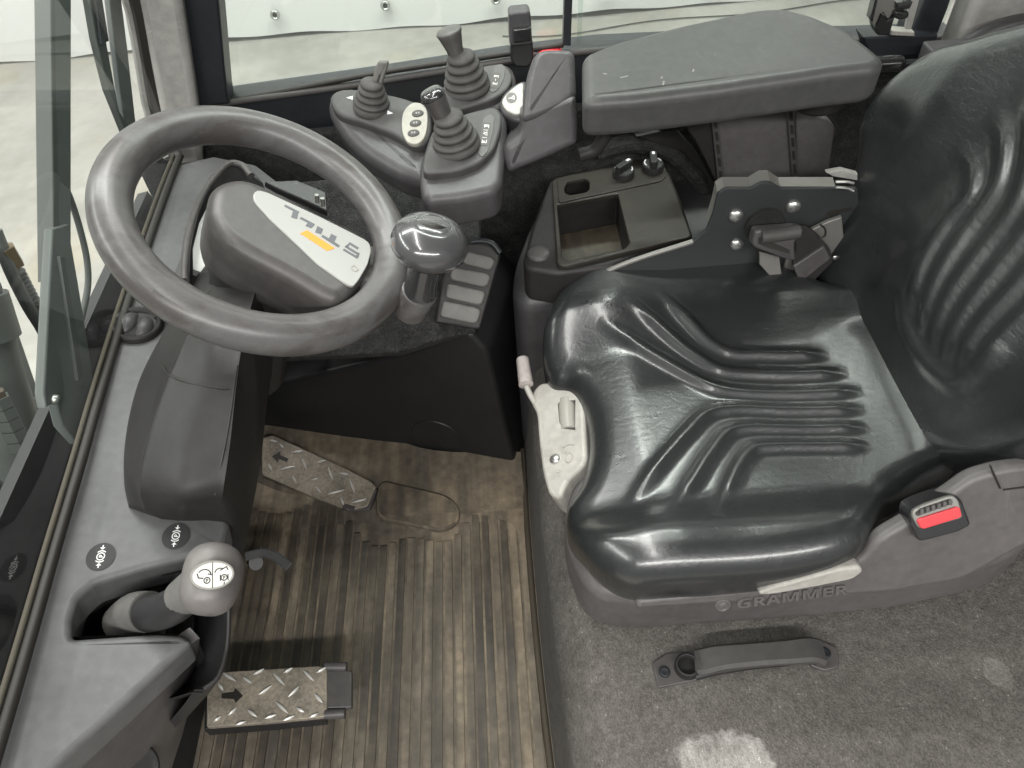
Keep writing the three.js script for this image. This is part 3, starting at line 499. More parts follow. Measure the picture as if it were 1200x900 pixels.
{
  const t = thing('dashboard', 'grey moulded dashboard ledge along the windscreen with a lever recess', 'dashboard');
  const c5 = (q) => crop(q, 60, 580, 3.214);
  const top = [[208, 192], [198, 218], [161, 323], [124, 441], [94, 547], [63, 652], [33, 757], [5, 851], [-45, 1015], [-20, 972], [70, 893], [150, 820], [212, 763], [225, 751], [214, 743], [186, 741], [82, 748], [82, 725], [90, 700], [108, 684], [160, 668], [226, 652], [262, 643], [268, 612], [262, 596], [240, 590], [300, 440], [335, 260], [330, 215], [300, 192], [250, 182]];
  part('ledge', plate(D(top), { n: dN, depth: 0.045, bevel: 0.007, r: 0.005, bseg: 6 }), M.dash, t);
  // recess under the lever
  part('recess_floor', plate(D([[60, 770], [60, 660], [232, 640], [226, 760]], -0.085), { n: dN, depth: 0.01 }), M.black, t);
  part('recess_wall', plate([...D([[78, 752], [78, 715]], -0.02), ...D([[78, 715], [78, 752]], -0.10)], { depth: 0.008 }), M.black, t);
  const np = D([[230, 743], [186, 742.5], [84, 746], [83.5, 725], [91, 701], [109, 685.5], [160, 669.5], [228, 653]], -0.010);
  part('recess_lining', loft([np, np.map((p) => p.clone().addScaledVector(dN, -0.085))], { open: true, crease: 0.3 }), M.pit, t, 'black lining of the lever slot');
  part('recess_rail', strap(D([[104, 695], [150, 682], [226, 664]], -0.022), dN, 0.004, 0.006), M.shroud, t);
  // slanting near face below the crease
  const crease = [[-20, 972], [70, 893], [150, 820], [222, 756], [234, 748]], foot = [[60, 1010, 0.30], [130, 985, 0.30], [190, 935, 0.30], [214, 860, 0.34], [228, 805, 0.38]];
  const A = D(crease, -0.006), B = foot.map(([a, b, y]) => Y(a, b, y)), rows = [];
  rows.push(A.map((p) => p.clone().add(V(-0.012, 0, -0.012)))); for (let k = 0; k <= 4; k++) rows.push(A.map((p, i) => p.clone().lerp(B[i], k / 4)));
  rows.push(B.map((p) => p.clone().add(V(-0.06, -0.01, -0.02))));
  part('near_side', loft(rows, { open: true, crease: 0.9 }), M.column, t);
  const cc = rows[3][1].clone().lerp(rows[3][2], 0.55), cn = V(0.66, 0.45, 0.6).normalize(), cf = frame(cn);
  part('cup_socket', turned([[0.036, -0.002], [0.036, 0.003], [0.033, 0.004], [0.031, 0.001], [0.028, 0.0012], [0, 0.0012]], cc, cn, 40), M.black, t, 'round dark socket in the near side of the dashboard');
  // driver-side skirt under the ledge
  const ed = D([[228, 752], [224, 700], [226, 655], [266, 632], [266, 600], [285, 520], [305, 440], [330, 300]], -0.02), lowE = ed.map((p) => V(p.x - 0.30, 0.02, p.z - 0.02));
  part('skirt', loft([ed.map((p) => p.clone().add(V(-0.02, 0, 0))), ed.map((p) => p.clone().add(V(-0.05, -0.06, 0))), lowE], { open: true }), M.black, t);
  // lever pocket: curved black cheek beside the lever
  const pk = [[262, 640], [269, 660], [271, 715], [268, 765], [258, 795], [242, 808], [228, 808]].map(([a, b]) => D([[a, b]], -0.012)[0]);
  part('lever_cheek', loft([pk, pk.map((p) => p.clone().add(V(-0.03, -0.05, -0.006))), pk.map((p) => p.clone().add(V(-0.10, -0.16, -0.02)))], { open: true }), M.black, t);
  part('cheek_lining', loft([pk.map((p) => p.clone().add(V(-0.006, -0.006, 0))), pk.map((p) => V(p.x - 0.06, p.y - 0.07, p.z + (p.z > -0.36 ? -0.02 : 0.01))), pk.map((p) => V(-0.40, p.y - 0.08, -0.36))], { open: true }), M.black, t);
  part('cheek_rim', sweep(pk.slice(0, 6).map((p) => p.clone().add(V(-0.002, 0.001, 0))), 0.0022, { n: 30, m: 8 }), M.shroud, t);
  // rotary vent by the windscreen
  const v = D([[161, 382]], 0.002)[0], vf = frame(dN), va = vf.U.clone().multiplyScalar(0.35).addScaledVector(vf.W, 0.94).normalize(), vb = dN.clone().cross(va);
  const vent = part('air_vent', turned([[0.031, -0.004], [0.031, 0.004], [0.028, 0.008], [0.0245, 0.006], [0.024, 0.002], [0, 0.002]], v, dN, 44), M.shroud, t);
  for (const s of [-1, 1]) part('vane', sweep([-0.9, -0.4, 0.2, 0.8].map((k) => v.clone().addScaledVector(va, k * 0.021).addScaledVector(vb, s * 0.0115 * Math.cos(k * 0.9) + 0.003 * Math.sin(k * 2.5)).addScaledVector(dN, 0.002)), (q) => 0.0095 * Math.pow(Math.sin(Math.PI * Math.min(0.999, Math.max(0.001, q))), 0.6) + 0.0004, { n: 24, m: 16 }), M.console, vent);
  // parking brake stickers
  for (const [cx, cy, ang, lab] of [[118, 652, 1.33, 'parking brake sign near the windscreen seal'], [206, 628, 1.36, 'parking brake sign beside the column']]) {
    const o = D([[cx, cy]], 0.0008)[0], q = D([[cx + 10 * Math.cos(ang), cy - 10 * Math.sin(ang)]], 0.0008)[0], u = q.sub(o).normalize();
    disc(o, u, dN.clone().cross(u), dN, 0.0155, 0.0135, brakeSign, t, 'sticker', 0.65).userData.label = lab;
  }
  // instrument cowl around the column
  const rimP = crop([[30, 640], [30, 560], [45, 420], [100, 240], [180, 115], [262, 48], [320, 62], [362, 112]], 210, 180, 4.286).map(([a, b], i) => onPlane(a, b, V(-0.42, 0.67, 0), V(0.35, 0.94, 0).normalize()));
  part('cowl_rim', sweep(rimP, 0.0052, { n: 50, m: 10 }), M.column, t);
  const bs = rimP.map((p, i) => i < 5 ? V(p.x - 0.075 + 0.012 * i, 0.585, p.z - 0.01 - 0.012 * i) : p.clone().add(V(0.0, -0.07, -0.03)));
  part('cowl', loft([rimP, rimP.map((p, i) => p.clone().lerp(bs[i], 0.5).add(V(0.008, 0.012, 0))), bs], { open: true, crease: 1.2 }), M.dash, t);
  const ip = crop([[70, 580], [68, 480], [100, 350], [140, 270], [200, 240], [180, 420], [120, 600]], 210, 180, 4.286);
  part('instrument_face', plate(ps(ip, V(-0.40, 0.64, 0), V(0.35, 0.94, 0).normalize()), { depth: 0.01 }), M.white, t, 'white instrument face hidden behind the hub');
  settle(t);
  const h = thing('pedal_bracket', 'curved grey hook rising from the floor beside the column', 'bracket');
  part('hook', strap([[288, 652], [308, 648], [324, 653], [338, 664]].map(([a, b]) => Y(a, b, 0.10)), V(0.2, 1, 0.4).normalize(), 0.016, 0.008), M.dash, h);
  part('stem', sweep([Y(300, 660, 0.09), Y(296, 655, 0.02)], 0.012, { n: 4 }), M.black, h);
  settle(h);
}
// ------------------------------------------------------------------ steering column shroud
{
  const t = thing('steering_column', 'dark moulded steering column shroud rising from the dashboard', 'steering column');
  const L = [[153, 596, .575], [148, 570, .58], [148, 520, .59], [163, 450, .60], [190, 395, .61], [222, 340, .62], [262, 285, .60]], LT = [[170, 598, .60], [164, 572, .63], [172, 520, .655], [192, 455, .675], [212, 408, .69], [245, 340, .69], [275, 285, .65]];
  const TM = [[214, 600, .595], [212, 580, .64], [220, 520, .665], [234, 455, .685], [248, 405, .70], [268, 340, .70], [296, 285, .66]], RT_ = [[258, 598, .59], [262, 575, .63], [270, 520, .66], [277, 455, .685], [284, 405, .695], [300, 340, .70], [322, 285, .66]];
  const R = [[284, 640, .50], [292, 590, .53], [303, 520, .56], [312, 455, .58], [318, 415, .59], [330, 345, .60], [345, 290, .60]], RB = [[270, 690, .38], [282, 640, .40], [298, 560, .42], [306, 480, .44], [314, 440, .46], [330, 370, .46], [345, 310, .46]];
  const up = (l) => l.map(([a, b, y]) => Y(a, b, y));
  const rb = up(RB), LB = up(L).map((p) => p.clone().add(V(0.02, -0.08, -0.02))), ll = up(L);
  const mix = (p, q, k) => p.map((v, i) => v.clone().lerp(q[i], k)), lt = up(LT), tm = up(TM), rt = up(RT_), rr = up(R);
  const sh = part('shroud', skin([ll, mix(ll, lt, 0.84), lt, mix(lt, tm, 0.14), tm, mix(tm, rt, 0.88), rt, mix(rt, rr, 0.10), rr, rb, rb.map((p) => p.clone().add(V(-0.10, -0.1, -0.03))), LB], { nu: 40, nv: 72, crease: 1.1 }), M.shroud, t);
  // seams moulded in the shroud
  const seam = (q) => part('seam', sweep(q.map(([a, b]) => snap([sh], a, b, 0.0002)).filter(Boolean), 0.0011, { n: 30, m: 6 }), M.seal, t);
  seam([[278, 428], [275, 450], [271, 480], [266, 510], [260, 540], [252, 580]]); seam([[190, 428], [200, 440], [220, 448], [245, 453], [268, 456], [280, 458]]);
  part('shaft', sweep([V(-0.36, 0.50, -0.74), V(-0.285, 0.70, -0.72)], 0.05, { n: 6, m: 24 }), M.black, t);
  part('bracket', plate(ps(crop([[430, 140], [590, 130], [740, 190], [745, 290], [640, 240], [480, 170]], 210, 180, 4.286), V(-0.27, 0.64, -0.85), V(0.3, 0.9, 0.2).normalize()), { depth: 0.012, bevel: 0.003 }), M.black, t);
  for (const [a, b] of [[694, 245], [722, 262]]) { const [x, y] = crop([[a, b]], 210, 180, 4.286)[0], p = onPlane(x, y, V(-0.27, 0.645, -0.85), V(0.3, 0.9, 0.2).normalize()); part('clip', sweep([p, p.clone().add(V(0.002, 0.012, 0))], 0.003, { n: 2, m: 8 }), M.steel, t); }
  settle(t);
}
// ------------------------------------------------------------------ steering wheel
{
  const t = thing('steering_wheel', 'grey steering wheel with a single spoke, badge and black spinner knob', 'steering wheel');
  const C = V(-0.259, 0.755, -0.712), a = THREE.MathUtils.degToRad(29.3), b = THREE.MathUtils.degToRad(8), n = V(Math.sin(a), Math.cos(a) * Math.cos(b), Math.sin(b) * Math.cos(a)).normalize();
  const f = frame(n), P = (q, k = 0) => ps(q, C.clone().addScaledVector(n, k), n), K = (q, k) => P(crop(q, 210, 180, 4.286), k);
  const rim = []; for (let i = 0; i < 48; i++) { const s = i / 48 * 2 * Math.PI; rim.push(C.clone().addScaledVector(f.U, 0.1495 * Math.cos(s)).addScaledVector(f.W, 0.1495 * Math.sin(s))); }
  part('rim', boxUV(toCreasedNormals(new THREE.TorusGeometry(0.1495, 0.0217, 36, 200), 1).applyMatrix4(new THREE.Matrix4().makeBasis(f.U, f.W, n)).translate(C.x, C.y, C.z)), M.rim, t);
  const hub = [[150, 235], [168, 160], [230, 118], [330, 110], [480, 168], [720, 292], [940, 405], [975, 455], [965, 560], [910, 655], [830, 730], [770, 730], [560, 612], [300, 470], [195, 385], [152, 300]];
  part('hub', plate(K(hub, 0.004), { n, depth: 0.075, bevel: 0.016, smooth: 4, bseg: 8, crease: 1 }), M.column, t);
  const low = hub.map(([x, y]) => [x + 6, y + 6]);
  part('hub_lower', plate(K(low.map(([x, y]) => [500 + (x - 500) * 0.985, 420 + (y - 420) * 0.96]), -0.052), { n, depth: 0.08, bevel: 0.008, smooth: 4, crease: 1 }), M.column, t);
  part('badge', plate(K([[372, 225], [374, 196], [396, 182], [440, 192], [700, 312], [930, 428], [958, 450], [965, 490], [948, 555], [905, 630], [875, 668], [840, 655], [700, 558], [560, 425], [460, 332], [385, 250]], 0.0062), { n, depth: 0.004, bevel: 0.0012, r: 0.004 }), M.badge, t, 'white badge plate with grey lettering and an orange bar');
  const ink = (q, m, name) => part(name, plate(K(q, 0.0066), { n, depth: 0.0006 }), m, t);
  ink([[608, 400], [642, 384], [782, 475], [744, 488]], M.orange, 'logo_bar');
  const letters = [[[[528, 264], [532, 255], [604, 292], [598, 301], [592, 328], [562, 318], [572, 287]]], [[[606, 326], [612, 317], [682, 354], [676, 362], [664, 374], [634, 362], [646, 346]]], [[[694, 363], [724, 379], [713, 404], [683, 394]]], [[[714, 416], [720, 407], [752, 425], [764, 402], [792, 417], [780, 443], [808, 462], [800, 471]]], [[[850, 452], [856, 444], [903, 472], [897, 481]], [[832, 468], [838, 460], [893, 494], [900, 505], [882, 500]], [[822, 484], [828, 476], [900, 519], [894, 527]], [[893, 494], [908, 500], [900, 522], [888, 515]], [[832, 466], [850, 452], [856, 460], [842, 472]]]];
  for (const l of letters) part('letter', l.map((q) => plate(K(q, 0.0066), { n, depth: 0.0006 })), M.greyPrint, t);
  const q = K([[880, 575]], 0.0066)[0]; part('sticker', turned([[0.0045, 0], [0.0045, 0.0003], [0.003, 0.0003], [0.003, 0]], q, n, 20), M.paleGrey, t);
  // single spoke towards the rim, and the knob boss
  const W = K([[1110, 700]], 0)[0], sp = K([[800, 640]], -0.02)[0], sw = K([[1030, 540]], -0.012)[0];
  const s0 = K([[860, 560]], -0.03)[0], s1 = K([[960, 590]], -0.022)[0], s2 = K([[1050, 600]], -0.008)[0], s3 = K([[1120, 600]], 0)[0];
  const side = s3.clone().sub(s0).normalize().cross(n);
  part('spoke', strap([s0, s1, s2, s3], n, (u) => 0.072 + 0.03 * u * u, 0.024, { n: 20 }), M.rim, t);
  const boss = P([[484, 355]], 0)[0], kn = n.clone().add(V(-0.22, 0, -0.16)).normalize();
  part('knob_boss', sweep([boss.clone().addScaledVector(n, -0.018), boss, boss.clone().addScaledVector(n, 0.022)], (u) => u < 0.06 ? 0.014 : u > 0.97 ? 0.016 : 0.0205, { n: 20, m: 24 }), M.rim, t);
  const sp0 = boss.clone().addScaledVector(n, 0.020);
  part('knob_stem', turned([[0.0195, 0], [0.0185, 0.004], [0.0175, 0.02], [0.0185, 0.044], [0.02, 0.054]], sp0, kn, 36), M.blackGloss, t);
  const kb = sp0.clone().addScaledVector(kn, 0.047);
  const knob = part('spinner_knob', turned([[0.012, 0], [0.026, 0.001], [0.035, 0.006], [0.0405, 0.014], [0.0418, 0.022], [0.0395, 0.031], [0.034, 0.038], [0.025, 0.0435], [0.0185, 0.0455], [0.018, 0.0442], [0.0172, 0.046], [0.009, 0.0475], [0, 0.0478]], kb, kn, 64), new THREE.MeshPhysicalMaterial({ color: rgb(0.055, 0.055, 0.057), roughness: 0.24, clearcoat: 0.7, clearcoatRoughness: 0.1 }), t);
  const kt = kb.clone().addScaledVector(kn, 0.0476), ku = frame(kn);
  part('cap_insert', sweep([-1, -0.4, 0.3, 1].map((s) => kt.clone().addScaledVector(ku.U, s * 0.013).addScaledVector(ku.W, -0.005 - 0.002 * Math.cos(s * 2)).addScaledVector(kn, -0.0009)), (u) => 0.0005 + 0.0034 * Math.sin(Math.PI * Math.min(1, u * 1.02)), { n: 16, m: 10, fy: 1 }), M.seal, knob);
  settle(t);
}
// ------------------------------------------------------------------ parking brake lever
{
  const t = thing('parking_brake_lever', 'grey parking brake lever with a white pictogram label on its knob', 'lever');
  const o = D([[248, 676]], 0.085)[0];
  const c = D([[158, 719]], -0.022)[0], e = D([[196, 714]], 0.025)[0];
  const gp = plastic([0.15, 0.145, 0.138], 0.5), pale = plastic([0.165, 0.153, 0.147], 0.45);
  part('collar', sweep([c.clone().add(V(-0.02, -0.02, 0)), c, e.clone().lerp(c, 0.55)], (u) => u < 0.04 ? 0.0185 : 0.0215 - 0.002 * u, { n: 20, m: 28 }), gp, t);
  part('stem', sweep([c, e, o], (u) => 0.0185 - 0.003 * u, { n: 20, m: 24 }), M.black, t);
  part('sleeve', sweep([e.clone().lerp(o, 0.35), o], (u) => 0.0175 + 0.003 * u, { n: 10, m: 24 }), gp, t);
  // knob: rounded bar across the stem
  const top = D([[256, 640]], 0.085)[0], bot = D([[239, 722]], 0.072)[0], face = EYE.clone().sub(o).normalize();
  part('knob', sweep([bot, bot.clone().lerp(top, 0.33).addScaledVector(face, 0.002), bot.clone().lerp(top, 0.67).addScaledVector(face, 0.002), top], (u) => 0.0262 * Math.pow(Math.max(0, 1 - Math.pow(Math.abs(2 * u - 1), 3.2)), 0.42) * (0.94 + 0.1 * u) + 0.0002, { n: 48, m: 32, fx: 0.98 }), pale, t);
  const sign = drawLabel(384, 256, (x) => {
    x.fillStyle = '#8a8782'; x.fillRect(0, 0, 384, 256); x.fillStyle = '#c2c1bd'; x.beginPath(); x.ellipse(192, 128, 178, 116, 0, 0, 7); x.fill();
    x.strokeStyle = x.fillStyle = '#161616'; x.lineWidth = 8; x.beginPath(); x.moveTo(196, 8); x.lineTo(190, 248); x.stroke();
    x.lineWidth = 10; x.font = 'bold 46px sans-serif'; x.textAlign = 'center'; x.textBaseline = 'middle';
    x.beginPath(); x.arc(142, 172, 27, 0, 7); x.stroke(); x.fillText('P', 142, 174); x.beginPath(); x.arc(120, 130, 62, -2.5, -0.4); x.stroke(); x.lineWidth = 11; x.beginPath(); x.moveTo(60, 140); x.lineTo(110, 150); x.moveTo(66, 140); x.lineTo(56, 100); x.stroke(); x.lineWidth = 10; x.beginPath(); x.moveTo(170, 96); x.lineTo(182, 122); x.lineTo(150, 112); x.stroke();
    x.beginPath(); x.arc(296, 160, 27, 0, 7); x.stroke(); x.fillText('P', 296, 162); x.beginPath(); x.arc(262, 120, 50, -2.9, -0.9); x.stroke(); x.beginPath(); x.moveTo(262, 90); x.lineTo(320, 60); x.lineTo(334, 92); x.stroke(); x.beginPath(); x.moveTo(332, 130); x.lineTo(332, 190); x.moveTo(262, 130); x.lineTo(262, 190); x.moveTo(298, 200); x.lineTo(294, 226); x.stroke();
  });
  const lo = onPlane(249, 674, bot.clone().lerp(top, 0.55).addScaledVector(face, 0.0315), face), lu = onPlane(259, 673, lo, face).sub(lo).normalize();
  disc(lo, lu, face.clone().cross(lu), face, 0.0172, 0.0115, sign, t, 'label', 0.7).userData.label = 'white oval pictogram label';
  part('label_rim', turned([[0.0182, -0.006], [0.0182, -0.0006], [0.0173, -0.0002], [0, -0.0004]], V(0, 0, 0), V(0, 0, 1), 40).scale(1, 0.69, 1).applyMatrix4(new THREE.Matrix4().makeBasis(lu, face.clone().cross(lu), face)).translate(lo.x, lo.y, lo.z), M.metalGrey, t);
  settle(t);
}
// ------------------------------------------------------------------ joystick console
const symbol = (kind) => drawLabel(256, 128, (x) => {
  x.fillStyle = '#4b4846'; x.fillRect(0, 0, 256, 128); x.strokeStyle = x.fillStyle = '#e8e6e2'; x.lineWidth = 7;
  const fork = (a, s) => { x.beginPath(); x.moveTo(a, 30); x.lineTo(a, 98); x.lineTo(a + 34 * s, 98); x.moveTo(a + 14 * s, 30); x.lineTo(a + 14 * s, 80); x.moveTo(a, 40); x.lineTo(a + 30 * s, 40); x.stroke(); };
  if (kind === 3) { fork(30, 1); x.fillRect(84, 30, 4, 68); x.beginPath(); x.moveTo(108, 92); x.lineTo(150, 84); x.lineTo(126, 36); x.moveTo(112, 70); x.lineTo(150, 40); x.stroke(); x.fillRect(168, 30, 4, 68); fork(226, -1); } else { fork(60, 1); fork(200, -1); x.beginPath(); x.moveTo(114, 64); x.lineTo(146, 64); x.stroke(); }
});
function printQuad(name, pxy, pl, n, w, h, map, parent, px2) {     // flat print: centre pixel, reading direction towards pixel px2, on plane through pl
  const o = onPlane(...pxy, pl, n), u = onPlane(...px2, pl, n).sub(o).normalize(), g = new THREE.PlaneGeometry(w, h);
  g.applyMatrix4(new THREE.Matrix4().makeBasis(u, n.clone().cross(u), n)); g.translate(o.x, o.y, o.z);
  return part(name, g, new THREE.MeshStandardMaterial({ map, roughness: 0.5 }), parent);
}
const plainBadge = mat([0.085, 0.082, 0.08], 0.5);
{
  const t = thing('joystick_console', 'grey control console with two joysticks and a mini lever', 'console');
  const c2 = (q) => crop(q, 350, 0, 3);
  const up = V(0, 1, 0), tilt = V(0.06, 0.97, 0.22).normalize();
  const HY = 0.70;
  // left pod
  const oA = Y(450, 130, HY), nA = V(-0.05, 0.95, 0.3).normalize();
  part('pod_top', plate(ps(c2([[108, 350], [120, 325], [160, 310], [280, 322], [400, 352], [455, 385], [465, 450], [445, 500], [410, 512], [330, 470], [230, 430], [140, 400]]), oA, nA), { n: nA, depth: 0.03, bevel: 0.006, smooth: 4, crease: 1 }), M.consoleTop, t);
  part('pod_body', plate(ps(c2([[98, 370], [105, 335], [150, 312], [280, 322], [400, 355], [450, 390], [460, 500], [440, 630], [370, 620], [290, 580], [200, 520], [130, 440]]), oA.clone().addScaledVector(nA, -0.014), nA), { n: nA, depth: 0.055, bevel: 0.018, smooth: 4, crease: 1 }), M.console, t);
  for (const q of [[[168, 343], [190, 337], [190, 350]], [[312, 388], [332, 398], [312, 402]]]) part('arrow_mark', plate(ps(c2(q), oA.clone().addScaledVector(nA, 0.0004), nA), { n: nA, depth: 0.0006 }), M.whitePrint, t);
  const kp = part('key_panel', plate(ps(c2([[362, 420], [372, 385], [400, 360], [430, 362], [450, 385], [452, 440], [440, 485], [415, 505], [385, 500], [366, 470]]), oA.clone().addScaledVector(nA, 0.004), nA), { n: nA, depth: 0.008, bevel: 0.002, smooth: 3 }), plastic([0.50, 0.48, 0.42], 0.5), t, 'cream panel with three oval keys');
  for (const [a, b] of [[418, 397], [410, 431], [403, 466]]) {
    const q = ps(c2([[a, b]]), oA.clone().addScaledVector(nA, 0.0055), nA)[0], u = V(1, 0, 0).addScaledVector(nA, -nA.x).normalize(), w = nA.clone().cross(u);
    part('key', plate(ring2(q, u, w, 0.0085, 0.0062, 24), { n: nA, depth: 0.003, bevel: 0.001 }), M.rubber, kp);
    const g = new THREE.PlaneGeometry(0.008, 0.005); g.applyMatrix4(new THREE.Matrix4().makeBasis(u, w, nA)); g.translate(q.x + nA.x * 0.0004, q.y + nA.y * 0.0004, q.z + nA.z * 0.0004);
    part('key_sign', g, new THREE.MeshStandardMaterial({ map: symbol(2), roughness: 0.5 }), kp);
  }
  // front block with joystick
  const oB = Y(540, 165, HY), nB = tilt;
  const topB = [[435, 612], [438, 560], [470, 470], [510, 430], [590, 395], [690, 372], [715, 400], [712, 450], [690, 520], [640, 570], [560, 600]];
  part('block_plate', plate(ps(c2(topB), oB, nB), { n: nB, depth: 0.02, bevel: 0.004, r: 0.012 }), M.consoleTop, t);
  part('block_body', plate(ps(c2([[425, 650], [425, 570], [465, 450], [510, 415], [690, 360], [735, 400], [728, 520], [715, 640], [690, 668], [600, 690], [460, 706], [435, 690]]), oB.clone().addScaledVector(nB, -0.012), nB), { n: nB, depth: 0.06, bevel: 0.012, r: 0.015 }), M.console, t);
  // rear block
  const oC = Y(560, 100, HY + 0.012), nC = tilt;
  part('block_plate', plate(ps(c2([[500, 318], [520, 285], [560, 250], [690, 222], [738, 234], [755, 268], [738, 312], [690, 345], [545, 392], [505, 372]]), oC, nC), { n: nC, depth: 0.02, bevel: 0.004, r: 0.012 }), M.consoleTop, t);
  part('block_body', plate(ps(c2([[490, 330], [510, 285], [560, 243], [700, 215], [750, 228], [768, 275], [750, 340], [700, 390], [540, 420], [498, 400]]), oC.clone().addScaledVector(nC, -0.012), nC), { n: nC, depth: 0.09, bevel: 0.010, r: 0.015 }), M.console, t);
  // symbols
  const bC = part('symbol_field', plate(ps(c2([[668, 315], [680, 285], [690, 228], [715, 225], [728, 240], [720, 280], [700, 315], [680, 325]]), oC.clone().addScaledVector(nC, 0.001), nC), { n: nC, depth: 0.002, r: 0.003 }), plainBadge, t);
  printQuad('symbol_print', [350 + 692 / 3, 281 / 3], oC.clone().addScaledVector(nC, 0.0016), nC, 0.034, 0.012, symbol(2), t, [350 + 700 / 3, 240 / 3]);
  part('symbol_field', plate(ps(c2([[632, 540], [640, 480], [650, 415], [672, 400], [688, 410], [682, 460], [665, 530], [645, 552]]), oB.clone().addScaledVector(nB, 0.001), nB), { n: nB, depth: 0.002, r: 0.003 }), plainBadge, t);
  printQuad('symbol_print', [350 + 656 / 3, 470 / 3], oB.clone().addScaledVector(nB, 0.0016), nB, 0.044, 0.012, symbol(3), t, [350 + 664 / 3, 420 / 3]);
  // horn switch
  const oH = Y(600, 115, HY + 0.01), nH = V(-0.1, 0.92, 0.38).normalize();
  part('horn_body', plate(ps(c2([[702, 365], [712, 335], [745, 300], [800, 272], [810, 420], [765, 428], [718, 402]]), oH, nH), { n: nH, depth: 0.05, bevel: 0.006, r: 0.012 }), M.console, t);
  part('horn_button', plate(ps(c2([[712, 360], [722, 338], [752, 308], [790, 284], [790, 396], [762, 404], [728, 388]]), oH.clone().addScaledVector(nH, 0.006), nH), { n: nH, depth: 0.008, bevel: 0.002, r: 0.008 }), plastic([0.55, 0.54, 0.50], 0.4), t, 'cream half-round horn button');
  disc(onPlane(350 + 748 / 3, 343 / 3, oH.clone().addScaledVector(nH, 0.0066), nH), V(1, 0, 0).addScaledVector(nH, -nH.x).normalize(), nH.clone().cross(V(1, 0, 0).addScaledVector(nH, -nH.x).normalize()), nH, 0.0075, 0.009, drawLabel(64, 64, (x) => { x.fillStyle = '#4a4846'; x.fillRect(0, 0, 64, 64); x.strokeStyle = '#d8d6d0'; x.lineWidth = 4; x.beginPath(); x.moveTo(14, 34); x.lineTo(30, 34); x.lineTo(48, 22); x.lineTo(48, 44); x.lineTo(30, 34); x.stroke(); }), t, 'horn_sign');
  // upright box towards the armrest
  const nD = V(0, 0.75, 0.66).normalize(), oD = Y(640, 100, HY + 0.055);
  part('arm_head', plate(ps(c2([[790, 330], [800, 270], [822, 200], [842, 176], [870, 168], [955, 168], [972, 190], [978, 330], [960, 352], [900, 385], [840, 408], [785, 425]]), oD, nD), { n: nD, depth: 0.10, bevel: 0.010, r: 0.012 }), M.console, t);
  const oE = Y(640, 160, HY + 0.0);
  const nE = V(0, 0.35, 0.94).normalize();
  part('arm_body', plate(ps(c2([[784, 395], [975, 335], [984, 420], [982, 505], [900, 545], [735, 612], [722, 560], [722, 515], [770, 480], [784, 455]]), oE, nE), { n: nE, depth: 0.10, bevel: 0.010, r: 0.008 }), M.console, t);
  const sb = c2([[885, 205]])[0], so = Y(...sb, HY - 0.034);
  part('stop_button', turned([[0.0215, -0.02], [0.0215, 0.008], [0.019, 0.013], [0.012, 0.0155], [0, 0.016]], so, V(0, 1, 0.1), 32), M.red, t, 'red emergency stop button');
  // joysticks
  function stick(base, tip, o, n, br, bh, sr, fat, label) {
    const B = onPlane(...base, o, n), T = Z(...tip, B.z - 0.005), ax = T.clone().sub(B).normalize(), len = T.distanceTo(B);
    const s = new THREE.Group(); s.name = 'joystick'; s.userData.label = label; t.add(s);
    const prof = [[br * 1.08, -0.004], [br * 1.08, 0.003]]; const k = 4;
    for (let i = 0; i < k; i++) { const r = br * (1.05 - 0.52 * i / k), h = 0.004 + bh * i / k; prof.push([r * 0.86, h], [r * 0.97, h + bh * 0.05], [r, h + bh * 0.11], [r * 0.95, h + bh * 0.17], [r * 0.80, h + bh * 0.215]); }
    prof.push([br * 0.42, bh + 0.004], [0, bh + 0.005]);
    part('bellows', turned(prof, B, ax.clone().lerp(n, 0.45).normalize(), 44), M.rubber, s);
    const st = B.clone().addScaledVector(ax, bh * 0.8), L = len - bh * 0.8;
    if (fat === 'mini') {
      part('grip', plate([[-0.5, 0], [0.5, 0], [0.55, 0.45], [0.62, 0.86], [0.5, 1], [-0.5, 1.04], [-0.62, 0.8], [-0.6, 0.4]].map(([a, h]) => st.clone().addScaledVector(V(1, 0.1, 0.2).normalize(), a * 0.015).addScaledVector(ax, h * L)).map((p) => p.add(V(0, 0, 0.006))), { n: V(0, 0.3, 1), depth: 0.013, bevel: 0.003, r: 0.003 }), plastic([0.17, 0.165, 0.15], 0.5), s);
      part('slot', block(st.clone().addScaledVector(ax, L * 0.4).add(V(0, 0, 0.007)), ax, V(1, 0, 0), V(0, 0.3, 1).normalize(), 0.014, 0.003, 0.003, 0.0005), M.seal, s);
    } else {
      part('grip', turned(fat === 'round' ? [[sr * 0.7, 0], [sr * 0.84, L * 0.1], [sr * 0.86, L * 0.3], [sr * 0.98, L * 0.62], [sr * 1.06, L * 0.8], [sr * 1.04, L * 0.9], [sr * 0.85, L * 0.98], [sr * 0.4, L * 1.02], [0, L * 1.025]] : [[sr * 0.66, 0], [sr * 0.74, L * 0.1], [sr * 0.78, L * 0.4], [sr * 1.05, L * 0.78], [sr * 1.2, L * 0.92], [sr * 1.1, L * 0.985], [sr * 0.7, L * 1.015], [0, L * 1.02]], st, ax, 36), fat === 'round' ? M.column : plastic([0.12, 0.115, 0.11], 0.42), s);
      if (fat === 'round') part('end_cap', turned([[sr * 1.075, L * 0.80], [sr * 1.06, L * 0.9], [sr * 0.87, L * 0.99], [sr * 0.4, L * 1.03], [0, L * 1.035]], st, ax, 36), M.blackGloss, s);
    }
  }
  stick([350 + 555 / 3, 505 / 3], [350 + 462 / 3, 318 / 3], oB, nB, 0.030, 0.042, 0.0155, 'round', 'front joystick with a glossy rounded black cap');
